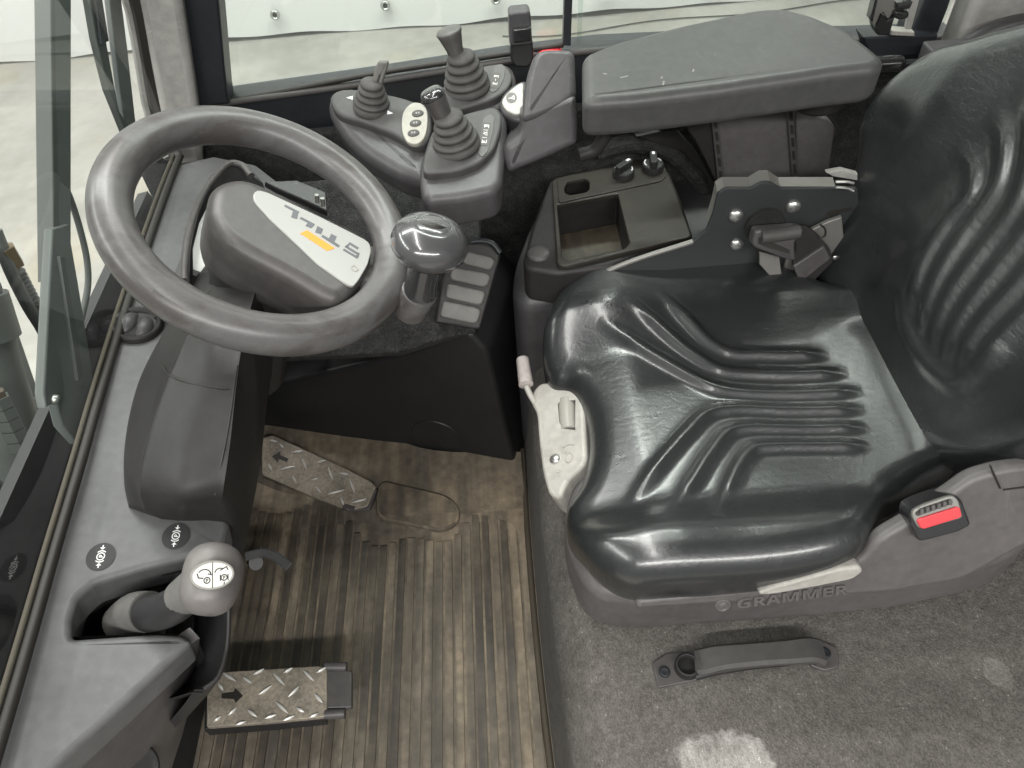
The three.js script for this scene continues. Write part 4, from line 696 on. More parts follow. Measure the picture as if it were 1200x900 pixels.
  stick([350 + 592 / 3, 300 / 3], [350 + 525 / 3, 103 / 3], oC, nC, 0.031, 0.046, 0.0155, 'flare', 'rear joystick with a flared matt grip');
  stick([350 + 256 / 3, 372 / 3], [350 + 296 / 3, 212 / 3], oA, nA, 0.0245, 0.036, 0.008, 'mini', 'short flat lever in a dusty bellows');
  settle(t);
}
// ------------------------------------------------------------------ armrest
{
  const t = thing('armrest', 'large grey padded armrest beside the joystick console', 'armrest');
  const o = Y(850, 70, 0.795), n = V(-0.02, 1, 0.10).normalize();
  const top = [[682, 62], [720, 47], [800, 26], [885, 8], [918, 6], [950, 14], [994, 32], [1024, 54], [1040, 68], [1030, 77], [960, 86], [860, 101], [760, 114], [700, 119], [683, 118]];
  part('pad', plate(ps(top, o, n), { n, depth: 0.055, bevel: 0.014, r: 0.014, bseg: 8 }), M.armrest, t);
  for (const [a, b, c, d] of [[707, 86, 711, 87], [727, 91, 736, 89], [777, 100, 778, 95], [812, 84, 813, 81], [775, 92, 776, 90]]) { const p = onPlane(a, b, o, n), q = onPlane(c, d, o, n); part('scuff', strap([p, q], n, 0.0022, 0.0004, { n: 3 }), M.metalGrey, t, 'pale scratch on the armrest pad'); }
  // height-adjustable support column
  const z = -1.08, c = (q, k) => crop(q, 800, 100, 3.75).map(([a, b]) => Z(a, b, k)), nz = V(0, 0, 1);
  part('support_panel', plate(c([[125, 60], [480, 60], [500, 420], [165, 420]], z), { n: nz, depth: 0.03, bevel: 0.003 }), M.pan, t);
  part('rear_panel', plate(c([[495, 100], [645, 155], [672, 185], [640, 400], [630, 420], [500, 420]], z - 0.02), { n: nz, depth: 0.02, bevel: 0.003, r: 0.01 }), M.pan, t);
  for (const [a, b] of [[[124, 130], [152, 430]], [[458, 100], [476, 400]]]) {
    const strip = part('slot_strip', plate(c([[a[0], a[1]], [a[0] + 28, a[1]], [b[0] + 34, b[1]], [b[0] + 4, b[1]]], z + 0.008), { n: nz, depth: 0.014, bevel: 0.002 }), M.column, t);
    for (let i = 0; i < 5; i++) { const f0 = 0.06 + i * 0.19, f1 = f0 + 0.13, m = (f, s) => [a[0] + (b[0] + 3 - a[0]) * f + s, a[1] + (b[1] - a[1]) * f]; part('slot', plate(c([m(f0, 9), m(f0, 22), m(f1, 23), m(f1, 10)], z + 0.0086), { n: nz, depth: 0.002 }), M.seal, strip); }
  }
  part('side_web', plate(c([[0, 60], [120, 60], [150, 430], [60, 250], [25, 200]], z + 0.002), { n: nz, depth: 0.02, bevel: 0.003 }), M.shroud, t);
  const cb = []; for (let i = 0; i <= 60; i++) { const s = i / 60; cb.push(Z(762 + 52 * s, 141 + 9 * Math.sin(Math.PI * s) - 4 * s, -1.02).add(V(0, 0.0, 0))); }
  const rings = part('coiled_cable', sweep(cb, (u) => 0.0075 + 0.0016 * Math.sin(u * 190), { n: 220, m: 10 }), M.black, t, 'black corrugated cable below the armrest');
  part('lower_arm', sweep([Z(680, 182, -1.0), Z(697, 176, -1.0), Z(708, 160, -1.0), Z(712, 140, -1.0)], 0.010, { n: 20 }), M.shroud, t);
  part('underside_boss', turned([[0.04, 0.03], [0.04, 0], [0.03, -0.008], [0, -0.01]], Z(955, 118, -1.02), V(0, 1, 0), 36), M.shroud, t);
  settle(t);
}
// ------------------------------------------------------------------ storage console
{
  const t = thing('storage_console', 'dark side console with an open tray and two rotary knobs', 'console');
  const c1 = (q) => crop(q, 590, 160, 4.615), h = 0.49;
  const hole = c1([[290, 368], [618, 306], [682, 572], [655, 604], [352, 668], [318, 650]]), sock = c1([[322, 280], [340, 245], [440, 225], [470, 240], [470, 285], [450, 305], [360, 320], [330, 310]]);
  const out = [[250, 235], [150, 490], [103, 672], [128, 712], [290, 738], [560, 700], [1032, 540], [960, 330], [885, 150], [850, 98], [560, 155], [280, 215]];
  part('body', plate(ys(c1(out), h), { n: V(0, 1, 0), depth: 0.068, bevel: 0.008, r: 0.012, holes: [ys(hole, h), ys(sock, h)] }), M.shroud, t);
  part('lower_body', plate(ys([[640, 212], [618, 262], [602, 305], [599, 335], [612, 352], [700, 346], [800, 326], [880, 300], [860, 230], [800, 175], [700, 190]], h - 0.0685), { n: V(0, 1, 0), depth: 0.43, bevel: 0.03, r: 0.03, bseg: 7 }), M.console, t);
  const pan = [[262, 240], [290, 690], [335, 700], [680, 615], [1018, 540], [945, 330], [880, 175], [845, 105], [560, 162], [285, 222]];
  part('panel', plate(ys(c1(pan), h + 0.009), { n: V(0, 1, 0), depth: 0.010, bevel: 0.0025, r: 0.008, holes: [ys(hole, h + 0.009), ys(sock, h + 0.009)] }), M.tray, t);
  part('switch_strip', plate(ys(c1([[290, 232], [560, 170], [770, 118], [845, 118], [878, 175], [880, 212], [858, 238], [300, 356]]), h + 0.0115), { n: V(0, 1, 0), depth: 0.003, bevel: 0.001, r: 0.006, holes: [ys(sock, h + 0.0115)] }), M.tray, t);
  const bot = new THREE.MeshStandardMaterial({ map: matTex, color: rgb(0.34, 0.33, 0.31), roughness: 0.5 });
  part('tray_floor', plate(ys(c1([[250, 330], [700, 260], [740, 640], [300, 720]]), h - 0.064), { n: V(0, 1, 0), depth: 0.003 }), bot, t, 'dusty brown bottom of the tray');
  part('socket', turned([[0.011, 0], [0.011, 0.014], [0.008, 0.016], [0.006, 0.012], [0, 0.012]], Y(...c1([[392, 285]])[0], h - 0.045), V(0, 1, 0), 24), M.metalGrey, t);
  const bp = Y(...c1([[192, 635]])[0], h + 0.001);
  part('plug', turned([[0.0185, -0.002], [0.0185, 0.002], [0.015, 0.0055], [0.008, 0.0072], [0, 0.0075]], bp, V(0, 1, 0), 36), M.column, t);
  for (const [q, ang] of [[[648, 212], 0.7], [[806, 178], 1.45]]) {
    const o = Y(...c1([q])[0], h + 0.0115), kn = new THREE.Group(); kn.name = 'rotary_knob'; t.add(kn);
    part('base', turned([[0.0185, 0], [0.0185, 0.010], [0.0165, 0.0135], [0.010, 0.014], [0, 0.014]], o, V(0, 1, 0), 40), M.knob, kn);
    const u = V(Math.cos(ang), 0, -Math.sin(ang)), w = V(0, 1, 0).cross(u);
    part('grip', block(o.clone().add(V(0, 0.017, 0)), u, w, V(0, 1, 0), 0.036, 0.0125, 0.018, 0.003), M.knob, kn);
    part('pointer', block(o.clone().add(V(0, 0.0262, 0)).addScaledVector(u, 0.010), u, w, V(0, 1, 0), 0.008, 0.005, 0.0006, 0.0002), M.whitePrint, kn);
    for (const s of [-1, 1]) part('scale_mark', sweep([0.5, 0.9, 1.3, 1.7].map((k) => o.clone().add(V(0, 0.0138, 0)).addScaledVector(u, 0.0145 * Math.cos(s * k + 0.5)).addScaledVector(w, 0.0145 * Math.sin(s * k + 0.5))), 0.0012, { n: 12, m: 6 }), M.whitePrint, kn);
  }
  settle(t);
  // curved black wheel-house trim behind the console
  const a = thing('trim_arch', 'curved carpeted arch behind the storage console', 'trim');
  const ap = [[700, 178], [745, 168], [785, 178], [815, 205], [832, 240], [835, 262]].map(([x, y]) => Z(x, y, -1.185));
  part('arch', strap(ap, V(0, 0.2, 1), 0.03, 0.03, { n: 30 }), wallCarpet, a);
  const pl = [[745, 160], [790, 150], [815, 175], [838, 215], [838, 245], [826, 205], [800, 178]].map(([x, y]) => Z(x, y, -1.17));
  part('edge', plate(pl, { n: V(0, 0, 1), depth: 0.02, bevel: 0.003 }), M.shroud, a);
  settle(a);
}
// ------------------------------------------------------------------ seat bracket with bolts, and the belt hardware
{
  const t = thing('seat_bracket', 'dark steel bracket plate with three round bolts behind the cushion', 'bracket');
  const z = -0.905, c = (q, k = z) => crop(q, 800, 100, 3.75).map(([a, b]) => Z(a, b, k));
  part('side_plate', plate(zs([[705, 340], [707, 322], [735, 309], [812, 284], [828, 270], [836, 250], [841, 228], [850, 221], [880, 221], [893, 214], [903, 214], [915, 221], [1005, 221], [1015, 350]], z), { n: V(0, 0, 1), depth: 0.006, bevel: 0.001, r: 0.004 }), M.bracket, t);
  part('edge_strip', sweep(zs([[705, 332], [708, 321], [735, 308], [812, 283]], z - 0.002), 0.004, { n: 20 }), M.metalGrey, t);
  const top = zs([[830, 268], [838, 242], [841, 226], [849, 221], [880, 221], [893, 213], [903, 213], [915, 221], [980, 221]], z - 0.004), rows = [top, top.map((p) => p.clone().add(V(0.0, 0.006, -0.02)))];
  part('top_flange', loft([rows[0].map((p) => p.clone().add(V(0, -0.003, 0.0))), rows[0], rows[1], rows[1].map((p) => p.clone().add(V(0, -0.003, 0)))], { open: true, crease: 0.4 }), M.metalGrey, t, 'pale stepped flange on top of the bracket');
  for (const [a, b] of [[233, 570], [485, 530], [238, 697]]) part('bolt', turned([[0.0105, 0], [0.0108, 0.002], [0.009, 0.0055], [0.004, 0.0075], [0, 0.0078]], c([[a, b]])[0], V(0, 0, 1), 24), M.steel, t);
  const hc = c([[358, 610]])[0];
  part('foam_boss', turned([[0.029, 0], [0.029, 0.008], [0.026, 0.010], [0, 0.010]], hc, V(0, 0, 1), 40), wallCarpet, t, 'round black foam boss in the bracket');
  part('slot', plate(c([[628, 568], [640, 555], [745, 535], [748, 545], [650, 575]], z + 0.0006), { n: V(0, 0, 1), depth: 0.002 }), M.seal, t);
  for (const pts of [[[672, 448], [720, 452], [750, 464]], [[672, 424], [720, 424], [752, 430]]]) part('spring', sweep(c(pts, z + 0.02), 0.002, { n: 12, m: 6 }), M.steel, t);
  part('cover', plate(c([[632, 385], [700, 372], [770, 390], [770, 420], [660, 402]], z - 0.03), { n: V(0, 0, 1), depth: 0.01, bevel: 0.002 }), M.pillar, t);
  settle(t);
  const b = thing('seat_belt_anchor', 'grey seat belt buckle folded on its webbing beside the bracket', 'seat belt');
  const zb = -0.885, k = (q, d = 0) => c(q, zb + d), nb = V(0, 0.25, 1).normalize();
  part('anchor_plate', plate(k([[560, 640], [640, 600], [700, 580], [712, 690], [690, 740], [560, 850], [490, 890], [430, 880], [460, 760]], -0.008), { n: V(0, 0, 1), depth: 0.008, bevel: 0.002 }), M.metalGrey, b);
  part('webbing', plate(k([[500, 640], [550, 628], [600, 660], [650, 720], [660, 770], [560, 850], [500, 860], [480, 780], [500, 720]], 0.006), { n: nb, depth: 0.008, bevel: 0.002, r: 0.006 }), M.shroud, b);
  part('guide', plate(k([[485, 795], [630, 712], [655, 765], [510, 860]], 0.014), { n: nb, depth: 0.008, bevel: 0.003, r: 0.004 }), M.column, b);
  part('buckle_frame', plate(k([[305, 700], [325, 645], [510, 632], [545, 640], [495, 690], [490, 760], [470, 765], [320, 718]], 0.030), { n: nb, depth: 0.022, bevel: 0.005, r: 0.006 }), M.column, b);
  part('buckle_slot', plate(k([[335, 700], [340, 672], [470, 722], [466, 738]], 0.0322), { n: nb, depth: 0.004, r: 0.002 }), M.seal, b);
  part('buckle_roll', sweep(k([[345, 665], [430, 655], [512, 642]], 0.026), 0.010, { n: 16, m: 16 }), M.rubber, b);
  part('stem', plate(k([[345, 740], [430, 760], [435, 860], [400, 855], [340, 790]], 0.008), { n: nb, depth: 0.006, bevel: 0.002 }), M.metalGrey, b);
  for (const [x, y] of [[478, 868], [668, 757]]) part('rivet', turned([[0.004, 0], [0.004, 0.002], [0, 0.003]], k([[x, y]], 0.002)[0], V(0, 0, 1), 16), M.steel, b);
  part('cord', sweep(k([[605, 612], [625, 630], [625, 660], [605, 675]], 0.012), 0.0015, { n: 16, m: 6 }), M.seal, b);
  settle(b);
}
// ------------------------------------------------------------------ engine cover under the seat
const HOOD = 0.28;
const carpetGrey = tex(1536, 1280, (u, v) => {
  const x = u * 1.5 - 0.1, z = -1.25 + v * 1.25, s = 0.5 * H(Math.floor(u * 1536), Math.floor(v * 1280), 3) + 0.5 * vn(u * 1400, v * 420, 4096, 13), n = fbm(u, v, 150, 2, 4), w = fbm(u, v, 7, 5, 44), w2 = fbm(u, v, 28, 4, 54);
  let k = 80 + 46 * (s - 0.5) + 18 * (n - 0.5) + 14 * (w - 0.5) + 7 * (w2 - 0.5), r = 4;
  if (s > 0.93 && n > 0.55) k += 60;
  // worn pale patches seen on the carpet
  const p1 = Math.hypot((x - 0.212) / 0.060, (z + 0.262) / 0.030) + 0.9 * (w2 - 0.5) + 0.5 * (n - 0.5), p2 = Math.hypot((x - 0.285) / 0.05, (z + 0.245) / 0.022) + 1.0 * (w2 - 0.5), p3 = Math.hypot((x - 0.565) / 0.017, (z + 0.335) / 0.022) + 1.1 * (w2 - 0.5) + 0.5 * (n - 0.5);
  const q1 = Math.min(1, Math.max(0, (1.06 - p1) / 0.2)); k += q1 * (44 - 60 * (fbm(u * 3 % 1, v, 60, 2, 99) - 0.5)); if (p3 < 1) k += 18;
  return [k + r, k + 1, k - 3].map((q) => Math.max(0, Math.min(255, q)));
}, { srgb: true, metres: 1.5, metresV: 1.25, offset: [0.1 / 1.5, 1] });
{
  const t = thing('engine_cover', 'grey carpeted engine cover carrying the seat, with a worn pale patch', 'cover');
  const m = new THREE.MeshStandardMaterial({ map: carpetGrey, roughness: 0.97, bumpMap: carpetBump, bumpScale: 0.0012 });
  const W = 0.075, rows = [];
  // profile from the floor up over the rounded front edge, swept across the cab; x uses a gentle bow
  const prof = [[0.012, -0.005], [0.018, 0.06], [0.022, 0.12], [0.026, 0.17]];
  for (let k = 1; k <= 10; k++) { const a = k / 10 * Math.PI / 2; prof.push([0.026 + W * (1 - Math.cos(a)), HOOD - W + W * Math.sin(a)]); }
  for (let x = 0.13; x < 1.2; x += 0.05) prof.push([x, HOOD + 0.003 * Math.sin(x * 9)]);
  prof.push([1.2, HOOD]);
  for (let i = 0; i <= 40; i++) { const z = 0.02 - i / 40 * 1.24, bow = 0.030 * Math.pow((z + 0.62) / 0.62, 2); rows.push(prof.map(([x, y]) => V(x + bow * Math.max(0, 1 - x / 0.5) * (z > -0.62 ? 1 : 0.5), y, z))); }
  const pos = [], uv = [], idx = [], n = prof.length; let len = 0; const arc = prof.map((p, i) => (len += i ? Math.hypot(p[0] - prof[i - 1][0], p[1] - prof[i - 1][1]) : 0));
  const flatFrom = arc[14] - prof[14][0];
  rows.forEach((r) => r.forEach((p, j) => { pos.push(p.x, p.y, p.z); uv.push(arc[j] - flatFrom + 0.0, p.z); }));
  for (let i = 0; i < 40; i++) for (let j = 0; j + 1 < n; j++) { const a = i * n + j; idx.push(a, a + 1, a + n, a + 1, a + n + 1, a + n); }
  const g = new THREE.BufferGeometry(); g.setAttribute('position', new THREE.Float32BufferAttribute(pos, 3)); g.setAttribute('uv', new THREE.Float32BufferAttribute(uv, 2)); g.setIndex(idx); g.computeVertexNormals();
  part('carpet', g, m, t);
  part('base', plate([V(0.06, HOOD - 0.03, 0.015), V(1.2, HOOD - 0.03, 0.015), V(1.2, HOOD - 0.03, -1.2), V(0.06, HOOD - 0.03, -1.2)], { n: V(0, 1, 0), depth: HOOD }), M.black, t);
  part('edge_seal', sweep(rows.filter((_, i) => i < 32).map((r) => r[0].clone().add(V(-0.006, 0.008, 0))), 0.006, { n: 60, m: 8 }), M.sealBrown, t);
  settle(t);
  const h = thing('grab_handle', 'dark plastic grab handle screwed to the carpeted engine cover', 'handle');
  const c8 = (q) => crop(q, 600, 600, 2), A = c8([[330, 350], [360, 328], [445, 322], [480, 310], [690, 292], [720, 300], [762, 318], [765, 360], [735, 372], [705, 365], [700, 348], [560, 362], [470, 378], [440, 390], [345, 412]]);
  part('flange', plate(ys(c8([[328, 352], [362, 330], [440, 322], [455, 380], [440, 392], [342, 413]]), HOOD + 0.006), { n: V(0, 1, 0), depth: 0.007, bevel: 0.002, r: 0.004 }), M.column, h);
  part('flange', plate(ys(c8([[690, 300], [725, 300], [764, 318], [768, 362], [735, 372], [700, 360]]), HOOD + 0.006), { n: V(0, 1, 0), depth: 0.007, bevel: 0.002, r: 0.004 }), M.column, h);
  const hp = [[436, 354, .012], [452, 350, .019], [480, 343, .023], [560, 335, .024], [650, 328, .023], [700, 324, .019], [722, 330, .010]].map(([a, b, y]) => Y(600 + a / 2, 600 + b / 2, HOOD + y));
  part('grip', strap(hp, V(0, 1, 0), (u) => 0.034 - 0.004 * Math.sin(Math.PI * u), 0.014, { n: 36 }), M.rubber, h);
  part('lip', sweep([[430, 386, .012], [470, 376, .016], [560, 361, .018], [640, 353, .017], [702, 346, .013], [712, 352, .010]].map(([a, b, y]) => Y(600 + a / 2, 600 + b / 2, HOOD + y)), 0.0045, { n: 36 }), M.shroud, h);
  const hc = Y(600 + 412 / 2, 600 + 357 / 2, HOOD + 0.018);
  part('hole_ring', turned([[0.0155, -0.02], [0.0155, -0.001], [0.013, 0.0008], [0.0115, -0.001], [0.0115, -0.016], [0, -0.016]], hc, V(0, 1, 0), 32), M.shroud, h);
  part('hole', turned([[0, 0], [0.0115, 0], [0.0115, -0.004]], hc.clone().add(V(0, -0.007, 0)), V(0, 1, 0), 28), M.pit, h, 'dark round finger hole');
  for (const [a, b] of [[357, 376], [733, 332]]) part('screw', turned([[0.0068, 0], [0.0068, 0.003], [0.005, 0.0038], [0.0035, 0.0030], [0, 0.0030]], Y(600 + a / 2, 600 + b / 2, HOOD + 0.006), V(0, 1, 0), 20), M.frame, h);
  settle(h);
}
// ------------------------------------------------------------------ seat
// padded surface: outline in a plane (o,U,W,N), height field h(u,w,d), rounded edge, skirt
function pad(outline, o, U, W, N, hgt, R, skirt, nt = 420, ns = 120) {
  const pts = outline.map((p) => { const q = p.clone().sub(o); return V(q.dot(U), q.dot(W), 0); });
  const ring = new THREE.CatmullRomCurve3(pts, true, 'centripetal').getSpacedPoints(nt).slice(0, -1), c = ring.reduce((s, p) => s.add(p), V()).multiplyScalar(1 / nt);
  const pos = [], uv = [], idx = [], tmp = V();
  const put = (u, w, h) => { tmp.copy(o).addScaledVector(U, u).addScaledVector(W, w).addScaledVector(N, h); pos.push(tmp.x, tmp.y, tmp.z); uv.push(u, w); };
  const S = []; for (let i = 1; i <= ns; i++) { const s = i / ns; S.push(1 - Math.pow(1 - s, 1.35)); }
  const near = (u, w, j0) => { let d = 1e9; for (let k = j0 - 70; k < j0 + 70; k++) { const a = ring[(k + nt) % nt], b = ring[(k + 1 + nt) % nt], dx = b.x - a.x, dy = b.y - a.y, t = Math.max(0, Math.min(1, ((u - a.x) * dx + (w - a.y) * dy) / (dx * dx + dy * dy))), e = (a.x + t * dx - u) ** 2 + (a.y + t * dy - w) ** 2; if (e < d) d = e; } return Math.sqrt(d); };
  const edge = (d) => d >= R ? 0 : -(R - Math.sqrt(Math.max(0, R * R - (R - d) ** 2)));
  put(c.x, c.y, hgt(c.x, c.y, 1));
  for (const s of S) for (let j = 0; j < nt; j++) { const q = ring[j], u = c.x + (q.x - c.x) * s, w = c.y + (q.y - c.y) * s, d = s > 0.5 ? near(u, w, j) : 1; put(u, w, hgt(u, w, d) + edge(s === 1 ? 0 : d)); }
  const base = 1 + (ns - 1) * nt;
  for (let k = 1; k <= 6; k++) for (let j = 0; j < nt; j++) { const q = ring[j], f = k / 6, ins = 1 - 0.02 * f * f, u = c.x + (q.x - c.x) * ins, w = c.y + (q.y - c.y) * ins; put(u, w, hgt(q.x, q.y, 0) - R - skirt * f); }
  for (let j = 0; j < nt; j++) idx.push(0, 1 + j, 1 + (j + 1) % nt);
  for (let i = 0; i < ns + 5; i++) for (let j = 0; j < nt; j++) { const a = 1 + i * nt + j, b = 1 + i * nt + (j + 1) % nt; idx.push(a, a + nt, b, b, a + nt, b + nt); }
  const g = new THREE.BufferGeometry(); g.setAttribute('position', new THREE.Float32BufferAttribute(pos, 3)); g.setAttribute('uv', new THREE.Float32BufferAttribute(uv, 2)); g.setIndex(idx); g.computeVertexNormals();
  return g;
}
const ridgeFn = (lines, o, U, W, amp, wid, fade = 0.03) => {            // moulded ridges along smoothed lines
  const L = lines.map((l) => { const c = new THREE.CatmullRomCurve3(l.map((p) => { const q = p.clone().sub(o); return V(q.dot(U), q.dot(W), 0); }), false, 'centripetal').getSpacedPoints(60); return { c, len: c.reduce((s, p, i) => s + (i ? p.distanceTo(c[i - 1]) : 0), 0) }; });
  return (u, w) => {
    let h = 0;
    for (const { c, len } of L) {
      let d = 1e9, at = 0;
      for (let i = 0; i + 1 < c.length; i++) {
        const a = c[i], b = c[i + 1], dx = b.x - a.x, dy = b.y - a.y, t = Math.max(0, Math.min(1, ((u - a.x) * dx + (w - a.y) * dy) / (dx * dx + dy * dy))), e = Math.hypot(u - a.x - t * dx, w - a.y - t * dy);
        if (e < d) { d = e; at = (i + t) / (c.length - 1); }
      }
      if (d > wid * 3.5) continue;
      const f = Math.min(1, at * len / fade) * Math.min(1, (1 - at) * len / (fade * 0.6)), k = d / wid;
      h += amp * f * Math.exp(-k * k);
    }
    return h;
  };
};
{
  const t = thing('driver_seat', 'black moulded vinyl driver seat with ribbed cushion and backrest', 'seat');
  // cushion
  const SY = 0.455, o = V(0.28, SY, -0.65), U = V(1, 0, 0), W = V(0, 0, -1), N = V(0, 1, 0);
  const out = [[636, 398], [641, 375], [656, 350], [690, 328], [760, 312], [830, 301], [866, 301], [892, 309], [915, 325], [960, 342], [1030, 352], [1075, 430], [1110, 500], [1122, 545], [1085, 568], [1042, 592], [1022, 622], [1008, 650], [985, 668], [940, 680], [860, 690], [780, 697], [735, 694], [700, 672], [676, 640], [664, 605], [666, 580], [680, 556], [690, 525], [690, 492], [682, 462], [668, 442], [648, 434], [638, 420]];
  const outline = ys(out, SY - 0.02);
  const RL = [[[702, 381], [738, 402], [790, 432], [832, 452], [860, 457], [920, 457], [1012, 455]], [[730, 362], [772, 388], [815, 418], [845, 433], [880, 435], [995, 434]], [[768, 353], [804, 380], [835, 404], [858, 413], [890, 413], [972, 413]], [[735, 592], [770, 548], [805, 508], [830, 484], [860, 477], [920, 476], [1016, 476]], [[780, 614], [808, 570], [835, 528], [855, 505], [880, 499], [920, 498], [1020, 498]], [[834, 616], [850, 580], [866, 545], [884, 525], [910, 521], [1022, 520]]];
  const ridge = ridgeFn(RL.map((l) => ys(l, SY + 0.003)), o, U, W, 0.0088, 0.0092, 0.06);
  const sm = (a, b, x) => { const q = Math.max(0, Math.min(1, (x - a) / (b - a))); return q * q * (3 - 2 * q); };
  const hC = (u, w, d) => {
    const side = Math.abs(w + 0.005), b = (w > 0 ? 0.019 * sm(0.10, 0.225, side) : 0.028 * sm(0.13, 0.205, side)), front = -0.028 * sm(-0.10, -0.21, u), rear = 0.012 * sm(0.13, 0.24, u) , dish = -0.012 * Math.exp(-((u - 0.10) ** 2 / 0.012 + w * w / 0.014));
    return 0.004 + b + front * (1 - 0.3 * sm(0.12, 0.2, side)) + dish - rear * 0.4 + 0.012 * sm(0.12, 0.2, side) * sm(-0.02, -0.16, u) + (d > 0.03 ? ridge(u, w) : 0) + 0.006 * sm(0.15, 0.225, u + 0.25 * w * w) * (1 - sm(0.10, 0.15, side));
  };
  part('cushion', pad(outline, o, U, W, N, hC, 0.036, 0.044, 520, 150), M.vinyl, t, 'black ribbed vinyl seat cushion');
  // backrest
  const a = THREE.MathUtils.degToRad(18), bo = V(0.522, 0.47, -0.67), bu = V(0, 0, -1), bw = V(Math.sin(a), Math.cos(a), 0), bn = V(-Math.cos(a), Math.sin(a), 0), B = (q, k = 0.012) => ps(q, bo.clone().addScaledVector(bn, k), bn);
  const far = B([[998, 345], [996, 280], [998, 195], [1003, 148], [1028, 102], [1078, 56], [1138, 32], [1200, 6]], 0.022), loc = (u, w) => bo.clone().addScaledVector(bu, u).addScaledVector(bw, w);
  const mine = far.map((p) => { const q = p.clone().sub(bo); return [q.dot(bu), q.dot(bw)]; });
  const last = mine[mine.length - 1];
  const bl = [loc(0.0, -0.075), loc(0.18, -0.07), loc(0.25, -0.035), loc(0.282, 0.03), ...mine.slice(2).map(([u, w]) => loc(u, w)), loc(last[0] - 0.05, last[1] + 0.10), loc(0.06, last[1] + 0.17), loc(-0.06, last[1] + 0.17), loc(-last[0] + 0.04, last[1] + 0.05), loc(-0.255, 0.30), loc(-0.245, 0.17), loc(-0.205, 0.07), loc(-0.165, 0.0), loc(-0.10, -0.06)];
  const BL = [[[1120, 168], [1134, 195], [1134, 225], [1110, 262], [1088, 305], [1070, 372]], [[1156, 126], [1169, 160], [1163, 212], [1130, 272], [1102, 330], [1080, 398]], [[1196, 108], [1200, 165], [1186, 232], [1150, 292], [1118, 348], [1092, 418]], [[1236, 120], [1228, 200], [1200, 262], [1165, 318], [1132, 372], [1106, 432]], [[1262, 200], [1230, 272], [1190, 332], [1150, 388], [1124, 440]], [[1270, 270], [1222, 340], [1180, 392], [1146, 436]]];
  const bridge = ridgeFn(BL.map((l) => B(l)), bo, bu, bw, 0.0062, 0.0125, 0.06);
  const bound = ridgeFn([B([[1062, 318], [1062, 375], [1080, 415], [1105, 442], [1125, 450], [1150, 436], [1185, 405]])], bo, bu, bw, 0.007, 0.013, 0.09);
  const hB = (u, w, d) => { const s = Math.abs(u - 0.01); return 0.036 * sm(0.12, 0.24, s) * (1 - 0.5 * sm(0.2, 0.45, w)) + 0.018 * Math.exp(-((w - 0.10) ** 2) / 0.010) * (1 - sm(0.1, 0.2, s)) + (d > 0.03 ? bridge(u, w) + bound(u, w) : 0); };
  part('backrest', pad(bl, bo, bu, bw, bn, hB, 0.045, 0.05, 520, 150), M.vinyl, t, 'black ribbed vinyl backrest');
  // base pan under the cushion
  const pan = ys([[662, 600], [672, 655], [696, 690], [735, 700], [860, 694], [1010, 682], [1100, 670], [1200, 640], [1240, 560], [1180, 430], [1110, 350], [900, 330], [700, 345], [660, 380], [668, 450], [690, 500]], 0.385);
  part('base_pan', plate(pan, { n: V(0, 1, 0), depth: 0.095, bevel: 0.02, smooth: 4, crease: 1 }), M.pan, t, 'grey plastic seat base');
  // side shield rising to the rear, on the near side
  const sN = V(0, 0.34, 0.94).normalize(), sO = V(0.3, 0.40, -0.395), sP = (q, k) => ps(q, sO.clone().addScaledVector(sN, k), sN);
  const shield = sP([[745, 704], [860, 692], [985, 670], [1012, 654], [1030, 632], [1068, 610], [1110, 582], [1140, 560], [1175, 550], [1260, 540], [1300, 600], [1200, 642], [1130, 680], [1050, 695], [900, 706], [745, 716]], 0);
  part('side_shield', plate(shield, { n: sN, depth: 0.022, bevel: 0.008, r: 0.012 }), M.pan, t, 'grey side shield of the seat base');
  // recline flap and cover lines on the shield
  for (const q of [[[1160, 545], [1172, 572]], [[1176, 574], [1240, 566]]]) part('panel_gap', sweep(sP(q, 0.0005), 0.0012, { n: 6, m: 6 }), M.seal, t);
  // pale lever along the lower cushion edge
  part('slide_lever', plate(sP([[890, 694], [905, 688], [985, 666], [1008, 664], [1013, 670], [1000, 680], [960, 688], [905, 698], [890, 698]], 0.014), { n: sN, depth: 0.02, bevel: 0.004, r: 0.006 }), M.paleGrey, t, 'pale grey slide lever below the cushion edge');
  part('lever_gap', plate(sP([[886, 690], [920, 678], [985, 662], [1000, 662], [985, 668], [905, 690]], 0.003), { n: sN, depth: 0.004 }), M.seal, t);
  // raised maker's name
  const font = await new FontLoader().loadAsync('fonts/droid/droid_sans_bold.typeface.json');
  const n0 = sP([[862, 712]], 0.0)[0], n1 = sP([[1010, 692]], 0.0)[0], nu = n1.clone().sub(n0).normalize(), nw = sN.clone().cross(nu);
  const tg = new TextGeometry('GRAMMER', { font, size: 0.0145, depth: 0.0025, curveSegments: 4 }); tg.computeBoundingBox(); tg.scale(0.128 / (tg.boundingBox.max.x - tg.boundingBox.min.x), 1, 1);
  tg.applyMatrix4(new THREE.Matrix4().makeBasis(nu, nw, sN)); tg.translate(n0.x, n0.y, n0.z); part('raised_lettering', tg, M.pan, t);
  const em = sP([[847, 709]], 0.0)[0];
  part('emblem', turned([[0.0095, -0.002], [0.0095, 0.002], [0.007, 0.002], [0.007, 0.0005], [0.004, 0.0005], [0.004, 0.002], [0, 0.002]], em, sN, 28), M.pan, t);
  // weight adjuster at the cushion front
  const c9 = (q) => crop(q, 590, 400, 4.5), fo = V(0.05, 0.39, -0.62), fn = V(-0.35, 0.94, 0).normalize(), F = (q, k = 0) => ps(c9(q), fo.clone().addScaledVector(fn, k), fn);
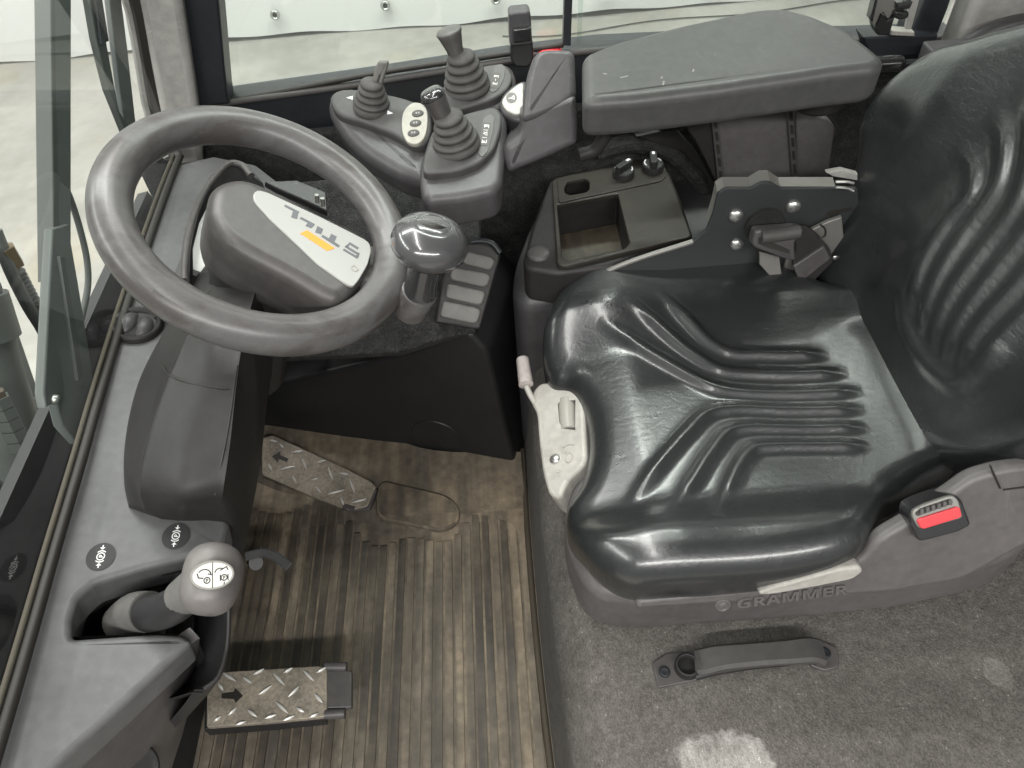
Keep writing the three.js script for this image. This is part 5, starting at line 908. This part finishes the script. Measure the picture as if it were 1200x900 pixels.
  const adj = part('weight_adjuster', plate(F([[140, 320], [150, 260], [190, 215], [330, 210], [420, 230], [440, 640], [330, 740], [305, 820], [270, 826], [235, 800], [205, 700], [185, 540], [172, 370]]), { n: fn, depth: 0.05, bevel: 0.006, r: 0.014, holes: [F([[265, 330], [290, 300], [400, 290], [400, 490], [300, 478], [275, 440]])] }), M.paleGrey, t, 'pale grey weight adjuster at the cushion front');
  part('wheel', sweep(F([[335, 320], [345, 480]], -0.012), 0.014, { n: 6, m: 24 }), new THREE.MeshPhysicalMaterial({ color: rgb(0.32, 0.31, 0.28), roughness: 0.2, transparent: false }), adj);
  part('window_back', plate(F([[255, 285], [420, 280], [420, 500], [255, 490]], -0.03), { n: fn, depth: 0.004 }), M.seal, adj);
  part('button', turned([[0.0075, -0.002], [0.0075, 0.002], [0.005, 0.004], [0, 0.0045]], F([[272, 622]])[0], fn, 24), M.steel, adj);
  const raised = (q) => part('raised_sign', sweep(F(q, 0.0004), 0.0012, { n: 14, m: 6 }), M.paleGrey, adj);
  raised([[310, 560], [345, 545], [372, 545]]); raised([[315, 590], [325, 560], [330, 590]]); raised([[325, 600], [350, 585], [365, 605], [345, 640], [325, 625], [330, 600]]); raised([[285, 690], [298, 690], [290, 710]]);
  const cr = F([[140, 280]], 0.004)[0], c1_ = F([[120, 235]], 0.012)[0], c2_ = F([[100, 90]], 0.02)[0];
  part('crank_shaft', sweep([F([[170, 330]], -0.004)[0], cr, c1_], 0.0045, { n: 12 }), M.paleGrey, adj);
  part('crank_handle', sweep([c1_, c1_.clone().lerp(c2_, 0.5), c2_], (u) => u < 0.02 ? 0.006 : u > 0.97 ? 0.008 : 0.0112 - 0.0015 * u, { n: 24, m: 18 }), plastic([0.52, 0.47, 0.45], 0.55), adj);
  settle(t);
  // buckle with red release button
  const b = thing('seat_belt_buckle', 'black seat belt buckle with a red release button on the seat side', 'buckle');
  const c7 = (q) => crop(q, 1000, 480, 3.75), bo2 = onPlane(1103, 607, V(0.3, 0.40, -0.395).addScaledVector(V(0, 0.34, 0.94).normalize(), 0.012), V(0, 0.34, 0.94).normalize()), bn2 = V(-0.1, 0.62, 0.78).normalize(), Q = (q, k) => ps(c7(q), bo2.clone().addScaledVector(bn2, k), bn2);
  part('housing', plate(Q([[248, 500], [255, 445], [300, 420], [400, 385], [445, 375], [480, 395], [520, 500], [515, 515], [470, 540], [320, 580], [290, 582]], 0), { n: bn2, depth: 0.035, bevel: 0.005, r: 0.008 }), M.blackGloss, b);
  part('rim', plate(Q([[258, 470], [262, 445], [310, 420], [400, 388], [440, 378], [462, 398], [482, 470], [470, 480], [310, 525], [285, 520]], 0.004), { n: bn2, depth: 0.006, bevel: 0.0015, r: 0.005 }), M.metalGrey, b);
  part('release_button', plate(Q([[280, 490], [290, 480], [455, 428], [470, 432], [478, 468], [465, 478], [310, 526], [295, 520]], 0.0065), { n: bn2, depth: 0.004, bevel: 0.0012, r: 0.004 }), M.red, b, 'red release button');
  part('slot', plate(Q([[270, 455], [300, 432], [430, 390], [440, 412], [300, 462], [280, 470]], 0.0045), { n: bn2, depth: 0.002, r: 0.003 }), M.seal, b);
  for (let i = 0; i < 6; i++) { const x = 300 + i * 25, y = 447 - i * 8; part('tooth', block(Q([[x, y]], 0.006)[0], frame(bn2).U, frame(bn2).W, bn2, 0.0035, 0.006, 0.004, 0.0008), M.column, b); }
  settle(b);
}
renderer.render(scene, camera);
